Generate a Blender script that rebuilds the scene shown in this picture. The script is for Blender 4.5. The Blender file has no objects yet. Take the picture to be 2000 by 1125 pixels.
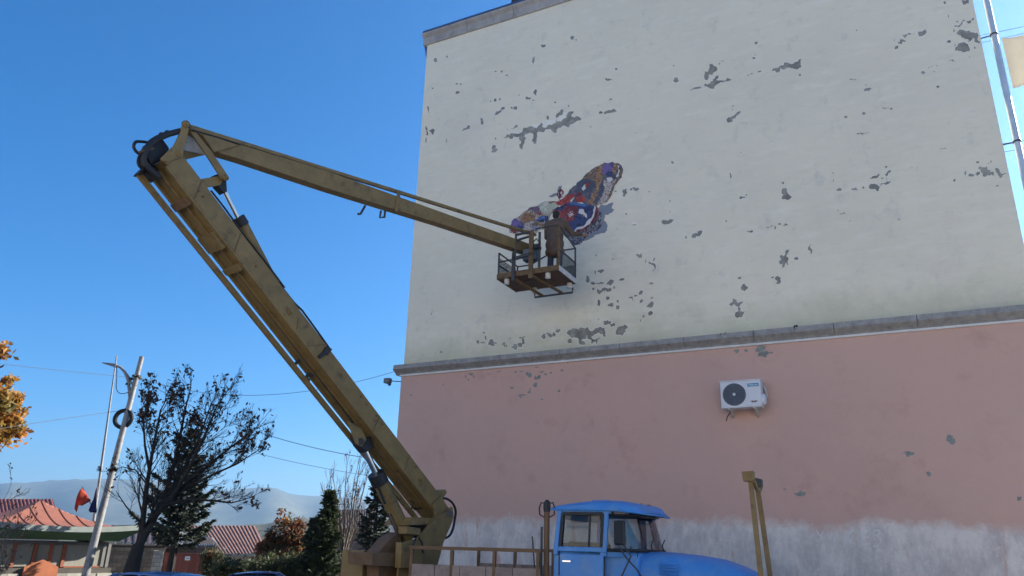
import bpy, bmesh, math, random
import numpy as np
from mathutils import Vector, Matrix
random.seed(7); rng = np.random.default_rng(7)
R = math.radians
scn = bpy.context.scene
COL = scn.collection

# ------------------------------------------------------------------ camera
FPX = 1475.0; CAMH = 1.70
CAM = np.array([0, 0, CAMH])
_up = np.array([118.0, -4305.0, FPX]); _up /= np.linalg.norm(_up)
_fh = np.array([0, 0, 1.0]) - _up*_up[2]; _fh /= np.linalg.norm(_fh)
_rt = np.cross(_fh, _up); _rt = _rt if _rt[0] > 0 else -_rt
RM = np.stack([_rt, _fh, _up])
cam = bpy.data.cameras.new('camera'); cam.sensor_width = 36; cam.lens = FPX/2000*36
cam.clip_start = 0.05; cam.clip_end = 30000
co = bpy.data.objects.new('camera', cam); COL.objects.link(co)
_x, _y, _z = RM[:, 0], -RM[:, 1], -RM[:, 2]
co.matrix_world = Matrix([[_x[i], _y[i], _z[i], CAM[i]] for i in range(3)] + [[0, 0, 0, 1]])
scn.camera = co

# ------------------------------------------------------------------ light
SUN_AZ, SUN_EL = 61, 29
w = bpy.data.worlds.new('World'); scn.world = w; w.use_nodes = True
nt = w.node_tree; nt.nodes.clear()
sky = nt.nodes.new('ShaderNodeTexSky'); sky.sky_type = 'NISHITA'; sky.sun_disc = False
sky.sun_elevation = R(SUN_EL); sky.sun_rotation = R(SUN_AZ)
sky.air_density = 1.0; sky.dust_density = 0.5; sky.ozone_density = 10.0; sky.altitude = 0
bg = nt.nodes.new('ShaderNodeBackground'); bg.inputs[1].default_value = 0.068
wo = nt.nodes.new('ShaderNodeOutputWorld')
hs = nt.nodes.new('ShaderNodeHueSaturation'); hs.inputs['Saturation'].default_value = 1.15; hs.inputs['Hue'].default_value = .497
nt.links.new(sky.outputs[0], hs.inputs['Color']); nt.links.new(hs.outputs[0], bg.inputs[0]); nt.links.new(bg.outputs[0], wo.inputs[0])
sl = bpy.data.lights.new('sun', 'SUN'); sl.energy = 5.0; sl.angle = R(0.5); sl.color = (1, .94, .84)
so = bpy.data.objects.new('sun', sl); COL.objects.link(so)
sdir = Vector((math.sin(R(SUN_AZ))*math.cos(R(SUN_EL)), math.cos(R(SUN_AZ))*math.cos(R(SUN_EL)), math.sin(R(SUN_EL))))
so.rotation_euler = sdir.to_track_quat('Z', 'Y').to_euler(); so.location = (30, 10, 40)
vs = scn.view_settings; vs.view_transform = 'Standard'; vs.look = 'None'; vs.gamma = 1; vs.exposure = 1.55
vs.use_curve_mapping = False
scn.render.resolution_x = 1024; scn.render.resolution_y = 576

# ------------------------------------------------------------------ geometry of the photograph
def ray(px, py): return RM @ np.array([px-1000.0, py-562.5, FPX])
F = np.array([0.88904469, -0.45782043, 0.0]); L = np.array([0.45782043, 0.88904469, 0.0]); UP = np.array([0, 0, 1.0])
def onL(px, py, d):                     # pixel -> point on the vertical plane parallel to the facade at distance d
    r = ray(px, py); return CAM + r*(d/(r @ L))
def at(px, py, Y):                      # pixel -> point at depth Y north of the camera
    r = ray(px, py); return CAM + r*(Y/r[1])
def FL(f, l, z): return F*f + L*l + UP*z
def smooth(t): t = min(max(t, 0), 1); return t*t*(3-2*t)
def ground(x, y):
    u = -x + .15*y
    return -1.0*smooth((u-5.5)/9.0)

# ------------------------------------------------------------------ materials
def lin(r, g, b):
    f = lambda c: (c/255/12.92) if c/255 <= .04045 else ((c/255+.055)/1.055)**2.4
    return (f(r), f(g), f(b))
MATS = {}
def mat(name, col, rough=.7, metal=0.0, var=.18, scale=3.0, bump=0.0, bscale=40, col2=None, fac2=(.45, .65), s2=None, spec=.4, stretch=(1, 1, 1)):
    m = bpy.data.materials.new(name); m.use_nodes = True; N = m.node_tree.nodes; K = m.node_tree.links
    b = N['Principled BSDF']; b.inputs['Roughness'].default_value = rough; b.inputs['Metallic'].default_value = metal
    b.inputs['Specular IOR Level'].default_value = spec
    tc = N.new('ShaderNodeTexCoord'); mp = N.new('ShaderNodeMapping'); mp.inputs['Scale'].default_value = stretch
    K.new(tc.outputs['Object'], mp.inputs[0])
    n1 = N.new('ShaderNodeTexNoise'); n1.inputs['Scale'].default_value = scale; n1.inputs['Detail'].default_value = 8; n1.inputs['Roughness'].default_value = .65
    K.new(mp.outputs[0], n1.inputs['Vector'])
    r1 = N.new('ShaderNodeMapRange'); r1.inputs[1].default_value = .25; r1.inputs[2].default_value = .75
    r1.inputs[3].default_value = 1-var; r1.inputs[4].default_value = 1+var
    K.new(n1.outputs[0], r1.inputs[0])
    mx = N.new('ShaderNodeMix'); mx.data_type = 'RGBA'; mx.blend_type = 'MULTIPLY'; mx.inputs[0].default_value = 1
    src = None
    if col2 is not None:
        n2 = N.new('ShaderNodeTexNoise'); n2.inputs['Scale'].default_value = s2 or scale*1.7; n2.inputs['Detail'].default_value = 9; n2.inputs['Roughness'].default_value = .7
        K.new(mp.outputs[0], n2.inputs['Vector'])
        r2 = N.new('ShaderNodeMapRange'); r2.inputs[1].default_value = fac2[0]; r2.inputs[2].default_value = fac2[1]
        K.new(n2.outputs[0], r2.inputs[0])
        c = N.new('ShaderNodeMix'); c.data_type = 'RGBA'; c.inputs[6].default_value = (*col, 1); c.inputs[7].default_value = (*col2, 1)
        K.new(r2.outputs[0], c.inputs[0]); src = c.outputs[2]
    if src is not None: K.new(src, mx.inputs[6])
    else: mx.inputs[6].default_value = (*col, 1)
    K.new(r1.outputs[0], mx.inputs[7]); K.new(mx.outputs[2], b.inputs['Base Color'])
    if bump:
        nb = N.new('ShaderNodeTexNoise'); nb.inputs['Scale'].default_value = bscale; nb.inputs['Detail'].default_value = 6
        K.new(mp.outputs[0], nb.inputs['Vector'])
        bp_ = N.new('ShaderNodeBump'); bp_.inputs['Strength'].default_value = bump; bp_.inputs['Distance'].default_value = .02
        K.new(nb.outputs[0], bp_.inputs['Height']); K.new(bp_.outputs[0], b.inputs['Normal'])
    MATS[name] = m; return m
def per_object(names, lo=.72, hi=1.2):
    for nm in names:
        N = MATS[nm].node_tree.nodes; K = MATS[nm].node_tree.links; b = N['Principled BSDF']; src = b.inputs['Base Color'].links[0].from_socket
        oi = N.new('ShaderNodeObjectInfo'); r = N.new('ShaderNodeMapRange'); r.inputs[3].default_value = lo; r.inputs[4].default_value = hi; K.new(oi.outputs['Random'], r.inputs[0])
        m = N.new('ShaderNodeMix'); m.data_type = 'RGBA'; m.blend_type = 'MULTIPLY'; m.inputs[0].default_value = 1; K.new(src, m.inputs[6]); K.new(r.outputs[0], m.inputs[7]); K.new(m.outputs[2], b.inputs['Base Color'])
def translucent(names, f=.4):
    for nm in names:
        N = MATS[nm].node_tree.nodes; K = MATS[nm].node_tree.links; b = N['Principled BSDF']; t = N.new('ShaderNodeBsdfTranslucent'); mx = N.new('ShaderNodeMixShader'); mx.inputs[0].default_value = f
        K.new(b.inputs['Base Color'].links[0].from_socket, t.inputs[0]); K.new(b.outputs[0], mx.inputs[1]); K.new(t.outputs[0], mx.inputs[2]); K.new(mx.outputs[0], N['Material Output'].inputs[0])
def glassmat(name, col=(.02, .025, .03), rough=.05):
    m = bpy.data.materials.new(name); m.use_nodes = True; b = m.node_tree.nodes['Principled BSDF']
    b.inputs['Base Color'].default_value = (*col, 1); b.inputs['Roughness'].default_value = rough; b.inputs['Specular IOR Level'].default_value = .7
    MATS[name] = m; return m

mat('concrete', (.30, .29, .28), .9, var=.3, scale=6, bump=.5, bscale=25, col2=(.2, .19, .18), fac2=(.5, .75))
mat('cornice_concrete', (.35, .335, .32), .9, var=.2, scale=2.5, bump=.3, bscale=20, col2=(.27, .26, .25), fac2=(.45, .7))
mat('pale_render', (.66, .62, .56), .9, var=.1, scale=.6)  # walls of the added block, pale to bounce sunlight
mat('white_trim', (.62, .62, .61), .8, var=.12)
mat('flash_blue', (.05, .10, .24), .45, var=.15)
mat('bare_cement', (.255, .245, .21), .95, var=.4, scale=4, col2=(.34, .325, .28), fac2=(.5, .62), s2=7, bump=.5, bscale=60)
mat('paint_edge', (.80, .775, .68), .85, var=.08, scale=6)
mat('bare_pink', (.22, .24, .22), .95, var=.35, scale=9, bump=.4, bscale=60)
mat('galv', (.68, .68, .66), .42, .55, var=.12, scale=5)
mat('yellow', (.21, .138, .05), .6, var=.25, scale=4, col2=(.075, .05, .032), fac2=(.54, .74), s2=5, bump=.1, bscale=30)
mat('yellow_under', (.20, .12, .05), .65, var=.3, scale=4, col2=(.085, .045, .027), fac2=(.4, .65), s2=3, bump=.1, bscale=30)
mat('rust_rod', (.15, .085, .042), .7, var=.3, scale=6)
mat('grease', (.022, .021, .023), .55, var=.4, scale=12)
mat('rubber', (.018, .018, .02), .6, var=.25, scale=8)
mat('chrome', (.75, .76, .78), .15, 1.0, var=.05)
mat('white_plate', (.55, .55, .56), .6, var=.3, scale=7, col2=(.36, .34, .31), fac2=(.5, .7))
mat('cab_blue', (.05, .225, .56), .48, var=.16, scale=2.5, col2=(.15, .27, .44), fac2=(.48, .8), s2=4, spec=.5)
mat('grey_board', (.27, .21, .18), .8, var=.3, scale=3, col2=(.16, .125, .11), fac2=(.5, .7))
mat('dark_steel', (.05, .05, .055), .6, var=.3, scale=6)
mat('basket_paint', (.15, .092, .042), .7, var=.3, scale=7, col2=(.07, .04, .025), fac2=(.48, .66))
mat('basket_under', (.10, .055, .04), .8, var=.3, scale=6)
mat('mesh_dark', (.05, .055, .065), .7, var=.3, scale=9)
mat('ceramic', (.66, .65, .62), .35, var=.1)
mat('ac_white', (.62, .63, .66), .45, var=.07, scale=3)
mat('ac_dark', (.08, .10, .135), .6, var=.15)
mat('ac_grill', (.14, .165, .20), .5, var=.1)
mat('teal', (.02, .24, .42), .45, var=.06)
mat('logo_white', (.8, .8, .8), .5, var=.0)
mat('logo_orange', (.30, .10, .03), .5, var=.1)
mat('logo_black', (.03, .03, .035), .5, var=.1)
mat('beige_pipe', (.5, .48, .43), .7, var=.1)
mat('bounce_paving', (.23, .215, .20), .92, var=.25, scale=1.2, bump=.5, bscale=60, col2=(.17, .16, .15), fac2=(.45, .7))  # invented pale ground surface, chosen to bounce warm light onto the facade
mat('pole_paint', (.24, .235, .23), .6, var=.35, scale=4, col2=(.11, .105, .1), fac2=(.5, .68), s2=7)
mat('cable_black', (.015, .015, .017), .6, var=.2)
mat('wire_grey', (.16, .17, .19), .7, var=.1)
mat('flag_red', (.52, .07, .035), .8, var=.12)
mat('flag_blue', (.016, .022, .10), .8, var=.15)
mat('roof_terracotta', (.235, .088, .056), .65, var=.15, scale=2, col2=(.17, .065, .045), fac2=(.5, .75))
mat('roof_red', (.20, .065, .05), .6, var=.22, scale=2, col2=(.135, .045, .038), fac2=(.45, .7))
mat('roof_rust', (.25, .13, .095), .7, var=.25, scale=2, col2=(.17, .085, .065), fac2=(.45, .7))
mat('roof_dark', (.055, .04, .043), .7, var=.25, scale=2)
mat('roof_tin', (.16, .165, .18), .6, var=.3, scale=3)
mat('fascia_pale', (.24, .27, .25), .7, var=.2, scale=4)
mat('soffit_green', (.035, .10, .045), .7, var=.2, scale=3)
mat('kiosk_panel', (.25, .235, .19), .75, var=.15, scale=3, stretch=(6, 6, .6))
mat('kiosk_wood', (.26, .085, .045), .7, var=.2, scale=4)
mat('kiosk_grey', (.17, .17, .16), .75, var=.2, scale=4)
mat('orange_door', (.36, .115, .05), .6, var=.18, scale=4)
mat('stone_white', (.36, .34, .29), .9, var=.18, scale=5, bump=.5, bscale=18)
mat('stone_tan', (.22, .17, .12), .9, var=.28, scale=4, bump=.5, bscale=18)
mat('mortar', (.09, .08, .07), .95, var=.2)
mat('gate_red', (.27, .075, .05), .6, var=.2, scale=3)
mat('wood_tan', (.28, .21, .14), .8, var=.2, scale=3)
mat('house_wall', (.36, .31, .26), .85, var=.2, scale=2)
mat('house_dark', (.10, .08, .075), .85, var=.2, scale=2)
mat('sign_white', (.75, .75, .75), .5, var=.03)
mat('bark', (.03, .026, .023), .95, var=.35, scale=8, bump=.7, bscale=30, stretch=(1, 1, .3))
mat('bark_pale', (.15, .125, .105), .9, var=.3, scale=8, stretch=(1, 1, .3))
mat('leaf_brown', (.055, .026, .016), .7, var=.5, scale=1.5, col2=(.095, .045, .02), fac2=(.4, .6))
mat('leaf_orange', (.42, .19, .035), .65, var=.4, scale=1.2, col2=(.26, .19, .045), fac2=(.42, .6), s2=.9)
mat('leaf_autumn', (.20, .065, .03), .7, var=.45, scale=1.4, col2=(.11, .085, .035), fac2=(.42, .6))
mat('leaf_amber', (.38, .15, .025), .7, var=.35, scale=1.5)
mat('leaf_green', (.07, .085, .035), .55, var=.5, scale=1.6, col2=(.11, .11, .05), fac2=(.45, .65))
mat('needle_dark', (.028, .04, .028), .7, var=.45, scale=1.6, col2=(.05, .06, .034), fac2=(.45, .65))
mat('needle_green', (.05, .068, .028), .7, var=.45, scale=1.4, col2=(.055, .07, .03), fac2=(.45, .65))
mat('dry_grass', (.32, .25, .13), .9, var=.3)
mat('hill_forest', (.055, .06, .035), .95, var=.45, scale=.004, col2=(.11, .10, .06), fac2=(.45, .6), s2=.006)
mat('hill_near', (.08, .075, .045), .95, var=.4, scale=.05, col2=(.05, .06, .035), fac2=(.45, .6), s2=.08)
mat('car_blue', (.09, .17, .36), .25, .25, var=.05)
mat('car_dark', (.03, .055, .16), .22, .25, var=.05)
mat('car_white', (.55, .56, .58), .25, var=.04)
mat('car_trim', (.02, .02, .022), .5, var=.1)
mat('lamp_red', (.35, .02, .02), .3, var=.05)
mat('lamp_clear', (.6, .6, .62), .15, var=.05)
mat('cloth', (.60, .565, .50), .9, var=.08, scale=2)
mat('skin', (.34, .19, .13), .6, var=.08)
mat('hair', (.02, .017, .016), .7, var=.2)
mat('jacket', (.115, .077, .055), .85, var=.25, scale=7, bump=.5, bscale=14)
mat('trousers', (.045, .055, .085), .85, var=.25, scale=7)
mat('boots', (.03, .026, .023), .7, var=.2)
mat('seat_dark', (.03, .03, .032), .8, var=.1)
mat('cab_interior', (.14, .15, .16), .8, var=.1)
mat('paper_blue', (.36, .50, .60), .7, var=.2, scale=9)
per_object(['stone_white', 'stone_tan']); per_object(['grey_board', 'gate_red', 'cornice_concrete', 'bare_cement'], .86, 1.1)
translucent(['leaf_orange', 'leaf_amber', 'leaf_autumn', 'leaf_green', 'cloth', 'flag_red', 'flag_blue']); translucent(['leaf_brown', 'needle_green'], .25)
glassmat('glass_dark'); glassmat('car_glass', (.015, .018, .022), .04)
def clear_glass():
    m = bpy.data.materials.new('cab_glass'); m.use_nodes = True; N = m.node_tree.nodes; K = m.node_tree.links
    N.remove(N['Principled BSDF'])
    t = N.new('ShaderNodeBsdfTransparent'); t.inputs[0].default_value = (.62, .67, .68, 1)
    g = N.new('ShaderNodeBsdfGlossy'); g.inputs['Roughness'].default_value = .03
    fr = N.new('ShaderNodeFresnel'); fr.inputs[0].default_value = 1.5
    mx = N.new('ShaderNodeMixShader'); K.new(fr.outputs[0], mx.inputs[0]); K.new(t.outputs[0], mx.inputs[1]); K.new(g.outputs[0], mx.inputs[2])
    K.new(mx.outputs[0], N['Material Output'].inputs[0]); MATS['cab_glass'] = m
clear_glass()
def mesh_screen():      # expanded-metal screen: holes between real wires are below a pixel
    m = bpy.data.materials.new('screen'); m.use_nodes = True; N = m.node_tree.nodes; K = m.node_tree.links
    b = N['Principled BSDF']; b.inputs['Base Color'].default_value = (.04, .042, .05, 1); b.inputs['Roughness'].default_value = .7
    t = N.new('ShaderNodeBsdfTransparent'); mx = N.new('ShaderNodeMixShader')
    tc = N.new('ShaderNodeTexCoord'); wv = N.new('ShaderNodeTexVoronoi'); wv.inputs['Scale'].default_value = 55; wv.feature = 'DISTANCE_TO_EDGE'
    K.new(tc.outputs['Object'], wv.inputs['Vector']); r = N.new('ShaderNodeMapRange'); r.inputs[1].default_value = .10; r.inputs[2].default_value = .16; r.inputs[3].default_value = 1; r.inputs[4].default_value = 0.25
    K.new(wv.outputs['Distance'], r.inputs[0]); K.new(r.outputs[0], mx.inputs[0]); K.new(t.outputs[0], mx.inputs[1]); K.new(b.outputs[0], mx.inputs[2])
    K.new(mx.outputs[0], N['Material Output'].inputs[0]); MATS['screen'] = m
mesh_screen()

# facade paint: one node tree, cream above / pink below, worn whitewashed base
def facade_mats():
    def base(name):
        m = bpy.data.materials.new(name); m.use_nodes = True; N = m.node_tree.nodes; K = m.node_tree.links
        b = N['Principled BSDF']; b.inputs['Roughness'].default_value = .9; b.inputs['Specular IOR Level'].default_value = .2
        tc = N.new('ShaderNodeTexCoord'); MATS[name] = m
        def noise(scale, detail=6, rough=.6, stretch=None):
            n = N.new('ShaderNodeTexNoise'); n.inputs['Scale'].default_value = scale; n.inputs['Detail'].default_value = detail; n.inputs['Roughness'].default_value = rough
            if stretch:
                mp = N.new('ShaderNodeMapping'); mp.inputs['Scale'].default_value = stretch; K.new(tc.outputs['Object'], mp.inputs[0]); K.new(mp.outputs[0], n.inputs['Vector'])
            else: K.new(tc.outputs['Object'], n.inputs['Vector'])
            return n.outputs[0]
        def rng_(x, a, b_, c=0, d=1):
            r = N.new('ShaderNodeMapRange'); r.inputs[1].default_value = a; r.inputs[2].default_value = b_; r.inputs[3].default_value = c; r.inputs[4].default_value = d
            K.new(x, r.inputs[0]); return r.outputs[0]
        def mix(a, b_, f, mode='MIX'):
            x = N.new('ShaderNodeMix'); x.data_type = 'RGBA'; x.blend_type = mode
            for v, i in ((a, 6), (b_, 7)):
                if isinstance(v, tuple): x.inputs[i].default_value = (*v, 1)
                else: K.new(v, x.inputs[i])
            if isinstance(f, (int, float)): x.inputs[0].default_value = f
            else: K.new(f, x.inputs[0])
            return x.outputs[2]
        def math_(op, a, b_):
            x = N.new('ShaderNodeMath'); x.operation = op
            for v, i in ((a, 0), (b_, 1)):
                if isinstance(v, (int, float)): x.inputs[i].default_value = v
                else: K.new(v, x.inputs[i])
            return x.outputs[0]
        sep = N.new('ShaderNodeSeparateXYZ'); K.new(tc.outputs['Object'], sep.inputs[0])
        def bump(pairs):
            h = None
            for x, s in pairs:
                y = math_('MULTIPLY', x, s); h = y if h is None else math_('ADD', h, y)
            bn = N.new('ShaderNodeBump'); bn.inputs['Strength'].default_value = .7; bn.inputs['Distance'].default_value = .05
            K.new(h, bn.inputs['Height']); K.new(bn.outputs[0], b.inputs['Normal'])
        return m, N, K, b, noise, rng_, mix, math_, sep, bump
    m, N, K, b, noise, rng_, mix, math_, sep, bump = base('cream_paint')
    c = mix((.79, .73, .575), (.725, .67, .535), rng_(noise(.35, 5), .35, .68))
    c = mix(c, (.70, .61, .52), rng_(noise(.8, 6, .7), .55, .8, 0, .6))
    c = mix(c, (.40, .40, .38), rng_(noise(2.2, 9, .75, (1, 1, .8)), .56, .80, 0, .6))
    c = mix(c, (.43, .43, .40), rng_(noise(1.2, 9, .8, (1, 1, 6)), .63, .72, 0, .45))      # fine level cracks
    c = mix(c, (.84, .79, .66), rng_(noise(1.6, 7, .6, (1, 1, 3.5)), .52, .72, 0, .5))  # light side of level plaster ripples, painted in because the bump barely shows
    c = mix(c, (.60, .55, .44), rng_(noise(2.1, 8, .65, (1.3, 1.3, 5)), .56, .74, 0, .45))  # dark side of the same ripples, shading put into the colour
    zz = math_('ADD', sep.outputs[2], math_('MULTIPLY', noise(.9, 8, .7), -1.5))
    c = mix(c, (.34, .335, .19), rng_(zz, 5.15, 6.15, .6, 0))                                # green damp above the ledge
    K.new(c, b.inputs['Base Color']); bump([(noise(3, 8, .6, (1, 1, 2.5)), .5), (noise(40, 5), .06), (noise(.9, 3), .8)])
    m, N, K, b, noise, rng_, mix, math_, sep, bump = base('pink_paint')
    c = mix((.58, .37, .305), (.52, .345, .29), rng_(noise(.5, 7, .65), .38, .66))
    c = mix(c, (.47, .28, .23), rng_(noise(1.3, 9, .7), .55, .72, 0, .75))
    c = mix(c, (.62, .40, .33), rng_(noise(.25, 3), .5, .75, 0, .8))
    gz = math_('ADD', sep.outputs[2], math_('ADD', math_('MULTIPLY', noise(.8, 10, .7), -.75), math_('MULTIPLY', noise(3.5, 10, .6), -.35)))
    gy = rng_(gz, 1.60, 1.80, 1, 0)
    wash = mix((.70, .64, .585), (.50, .455, .43), rng_(noise(2.5, 10, .75, (1, 1, .45)), .42, .60))
    wash = mix(wash, (.74, .70, .66), rng_(noise(7, 9, .75), .56, .7, 0, .8))
    wash = mix(wash, (.53, .32, .26), rng_(noise(1.6, 9, .7, (2.2, 2.2, .5)), .57, .64, 0, .85))
    wash = mix(wash, (.3, .28, .27), rng_(noise(5, 10, .85), .61, .66, 0, .8))
    c = mix(c, wash, gy)
    K.new(c, b.inputs['Base Color']); bump([(noise(3, 8), .35), (noise(45, 5), .06), (math_('MULTIPLY', gy, noise(9, 8)), .5), (gy, -.12)])
facade_mats()

# ------------------------------------------------------------------ mesh helpers
ORG = {}
def link(name, me, m, parent=None):
    if m is not None:
        for mm in (m if isinstance(m, (list, tuple)) else [m]): me.materials.append(MATS[mm])
    o = bpy.data.objects.new(name, me); COL.objects.link(o)
    if parent is not None: o.parent = parent; ORG[o.name] = ORG[parent.name]
    else: ORG[o.name] = np.zeros(3)
    return o
def empty(name, loc):
    o = bpy.data.objects.new(name, None); COL.objects.link(o); o.location = loc; o.empty_display_size = .2
    ORG[o.name] = np.array(loc, float); return o
def tag(o, label=None, cat=None, group=None, kind=None):
    if label: o['label'] = label
    if cat: o['category'] = cat
    if group: o['group'] = group
    if kind: o['kind'] = kind
    return o
def unit(v): v = np.asarray(v, float); return v/max(np.linalg.norm(v), 1e-9)
def sp(pts, k=5):          # Catmull-Rom through the given points
    P = [np.asarray(p, float) for p in pts]; P = [2*P[0]-P[1]]+P+[2*P[-1]-P[-2]]; out = []
    for i in range(1, len(P)-2):
        for j in range(k):
            t = j/k; a, b, c, d = P[i-1], P[i], P[i+1], P[i+2]; out.append(.5*((2*b)+(c-a)*t+(2*a-5*b+4*c-d)*t*t+(3*b-a-3*c+d)*t**3))
    return out+[P[-2]]
class MB:
    def __init__(s): s.v = []; s.f = []; s.mi = []
    def add(s, vs, fs, mi=0):
        o = len(s.v); s.v += [np.asarray(p, float) for p in vs]; s.f += [tuple(i+o for i in f) for f in fs]; s.mi += [mi]*len(fs); return s
    def hexa(s, p, mi=0):       # 8 corners: 0-3 bottom loop, 4-7 top loop
        return s.add(p, [(0, 3, 2, 1), (4, 5, 6, 7), (0, 1, 5, 4), (1, 2, 6, 5), (2, 3, 7, 6), (3, 0, 4, 7)], mi)
    def obox(s, c, ax, ay, az, hx, hy, hz, mi=0):
        c = np.asarray(c, float); ax, ay, az = np.asarray(ax, float)*hx, np.asarray(ay, float)*hy, np.asarray(az, float)*hz
        return s.hexa([c-ax-ay-az, c+ax-ay-az, c+ax+ay-az, c-ax+ay-az, c-ax-ay+az, c+ax-ay+az, c+ax+ay+az, c-ax+ay+az], mi)
    def box(s, fr, x0, x1, y0, y1, z0, z1, mi=0):
        P = fr
        return s.hexa([P(x0, y0, z0), P(x1, y0, z0), P(x1, y1, z0), P(x0, y1, z0), P(x0, y0, z1), P(x1, y0, z1), P(x1, y1, z1), P(x0, y1, z1)], mi)
    def beam(s, a, b, w, h, up=(0, 0, 1), w2=None, h2=None, mi=0):
        a, b = np.asarray(a, float), np.asarray(b, float); d = unit(b-a); sd = np.cross(d, up)
        if np.linalg.norm(sd) < 1e-4: sd = np.cross(d, (1, 0, 0))
        sd = unit(sd); u = np.cross(sd, d); w2 = w2 or w; h2 = h2 or h
        q = lambda p, w_, h_: [p-sd*w_/2-u*h_/2, p+sd*w_/2-u*h_/2, p+sd*w_/2+u*h_/2, p-sd*w_/2+u*h_/2]
        A, B = q(a, w, h), q(b, w2, h2)
        return s.add(A+B, [(3, 2, 1, 0), (4, 5, 6, 7), (0, 1, 5, 4), (1, 2, 6, 5), (2, 3, 7, 6), (3, 0, 4, 7)], mi)
    def tube(s, pts, rad, n=8, cap=True, mi=0):
        pts = [np.asarray(p, float) for p in pts]; k = len(pts)
        rad = [rad]*k if np.isscalar(rad) else list(rad)
        o = len(s.v); ref = None
        for i, p in enumerate(pts):
            d = unit(pts[min(i+1, k-1)]-pts[max(i-1, 0)])
            if ref is None: ref = np.cross(d, (0, 0, 1)) if abs(d[2]) < .95 else np.cross(d, (1, 0, 0))
            ref = unit(ref-d*(ref @ d)); e = np.cross(d, ref)
            for j in range(n):
                a = 2*math.pi*j/n; s.v.append(p+rad[i]*(math.cos(a)*ref+math.sin(a)*e))
        for i in range(k-1):
            for j in range(n):
                j2 = (j+1) % n; s.f.append((o+i*n+j, o+i*n+j2, o+(i+1)*n+j2, o+(i+1)*n+j)); s.mi.append(mi)
        if cap:
            s.f.append(tuple(o+j for j in range(n-1, -1, -1))); s.f.append(tuple(o+(k-1)*n+j for j in range(n))); s.mi += [mi, mi]
        return s
    def prism(s, poly, ext, mi=0):      # poly: list of 3-D points (planar), ext: extrusion vector
        k = len(poly); poly = [np.asarray(p, float) for p in poly]; ext = np.asarray(ext, float)
        return s.add(poly+[p+ext for p in poly], [tuple(range(k-1, -1, -1)), tuple(range(k, 2*k))]+[(i, (i+1) % k, k+(i+1) % k, k+i) for i in range(k)], mi)
    def lathe(s, c, axis, prof, n=16, mi=0):     # prof: (distance along axis, radius)
        axis = unit(axis); c = np.asarray(c, float)
        return s.tube_prof([c+axis*t for t, r in prof], [r for t, r in prof], axis, n, mi)
    def tube_prof(s, pts, rad, axis, n, mi):
        ref = np.cross(axis, (0, 0, 1)) if abs(axis[2]) < .9 else np.cross(axis, (1, 0, 0)); ref = unit(ref); e = np.cross(axis, ref); o = len(s.v); k = len(pts)
        for p, r in zip(pts, rad):
            for j in range(n):
                a = 2*math.pi*j/n; s.v.append(p+r*(math.cos(a)*ref+math.sin(a)*e))
        for i in range(k-1):
            for j in range(n):
                j2 = (j+1) % n; s.f.append((o+i*n+j, o+i*n+j2, o+(i+1)*n+j2, o+(i+1)*n+j)); s.mi.append(mi)
        s.f.append(tuple(o+j for j in range(n-1, -1, -1))); s.f.append(tuple(o+(k-1)*n+j for j in range(n))); s.mi += [mi, mi]
        return s
    def grid(s, rows, mi=0, closed=False):
        o = len(s.v); m_ = len(rows[0])
        for r in rows: s.v += [np.asarray(p, float) for p in r]
        for i in range(len(rows)-1):
            for j in range(m_-1 if not closed else m_):
                j2 = (j+1) % m_; s.f.append((o+i*m_+j, o+i*m_+j2, o+(i+1)*m_+j2, o+(i+1)*m_+j)); s.mi.append(mi)
        return s
    def build(s, name, m, parent=None, smooth_=False, bevel=0, fix=True, weld=False):
        me = bpy.data.meshes.new(name); org = ORG[parent.name] if parent is not None else np.zeros(3)
        me.from_pydata([tuple(p-org) for p in s.v], [], s.f)
        me.polygons.foreach_set('material_index', s.mi)
        if fix or weld:
            bm = bmesh.new(); bm.from_mesh(me)
            if weld: bmesh.ops.remove_doubles(bm, verts=bm.verts, dist=.0005)
            if fix: bmesh.ops.recalc_face_normals(bm, faces=bm.faces)
            bm.to_mesh(me); bm.free()
        if smooth_:
            me.polygons.foreach_set('use_smooth', [True]*len(me.polygons))
            me.set_sharp_from_angle(angle=R(40))
        me.update(); o = link(name, me, m, parent)
        if bevel:
            b = o.modifiers.new('bevel', 'BEVEL'); b.width = bevel; b.segments = 2; b.limit_method = 'ANGLE'; b.angle_limit = R(35)
        return o
def quads(name, V, m, parent=None, mi=None):     # V (N,4,3)
    V = np.asarray(V, float); n = len(V); org = ORG[parent.name] if parent is not None else np.zeros(3)
    me = bpy.data.meshes.new(name); me.vertices.add(n*4); me.loops.add(n*4); me.polygons.add(n)
    me.vertices.foreach_set('co', (V.reshape(-1, 3)-org).ravel()); me.loops.foreach_set('vertex_index', np.arange(n*4, dtype=np.int32))
    me.polygons.foreach_set('loop_start', np.arange(0, n*4, 4, dtype=np.int32))
    if mi is not None: me.polygons.foreach_set('material_index', np.asarray(mi, dtype=np.int32))
    me.update(calc_edges=True); me.validate(); return link(name, me, m, parent)
def frame(o, ang=0.0):
    o = np.asarray(o, float); ca, sa = math.cos(ang), math.sin(ang)
    return lambda x, y, z: o+np.array([ca*x-sa*y, sa*x+ca*y, z])
def leafq(C, size, rg=rng, elong=1.7, up=0.0):
    n = len(C); a = rg.normal(size=(n, 3)); a /= np.linalg.norm(a, axis=1)[:, None]
    b = rg.normal(size=(n, 3)); b -= a*(a*b).sum(1)[:, None]; b /= np.linalg.norm(b, axis=1)[:, None]
    s = (size*(.6+.8*rg.random(n)))[:, None]
    a = a*s*elong*.5; b = b*s*.5
    return np.stack([C-a, C+b*.9-a*.1, C+a, C-b*.9-a*.1], 1)

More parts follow.
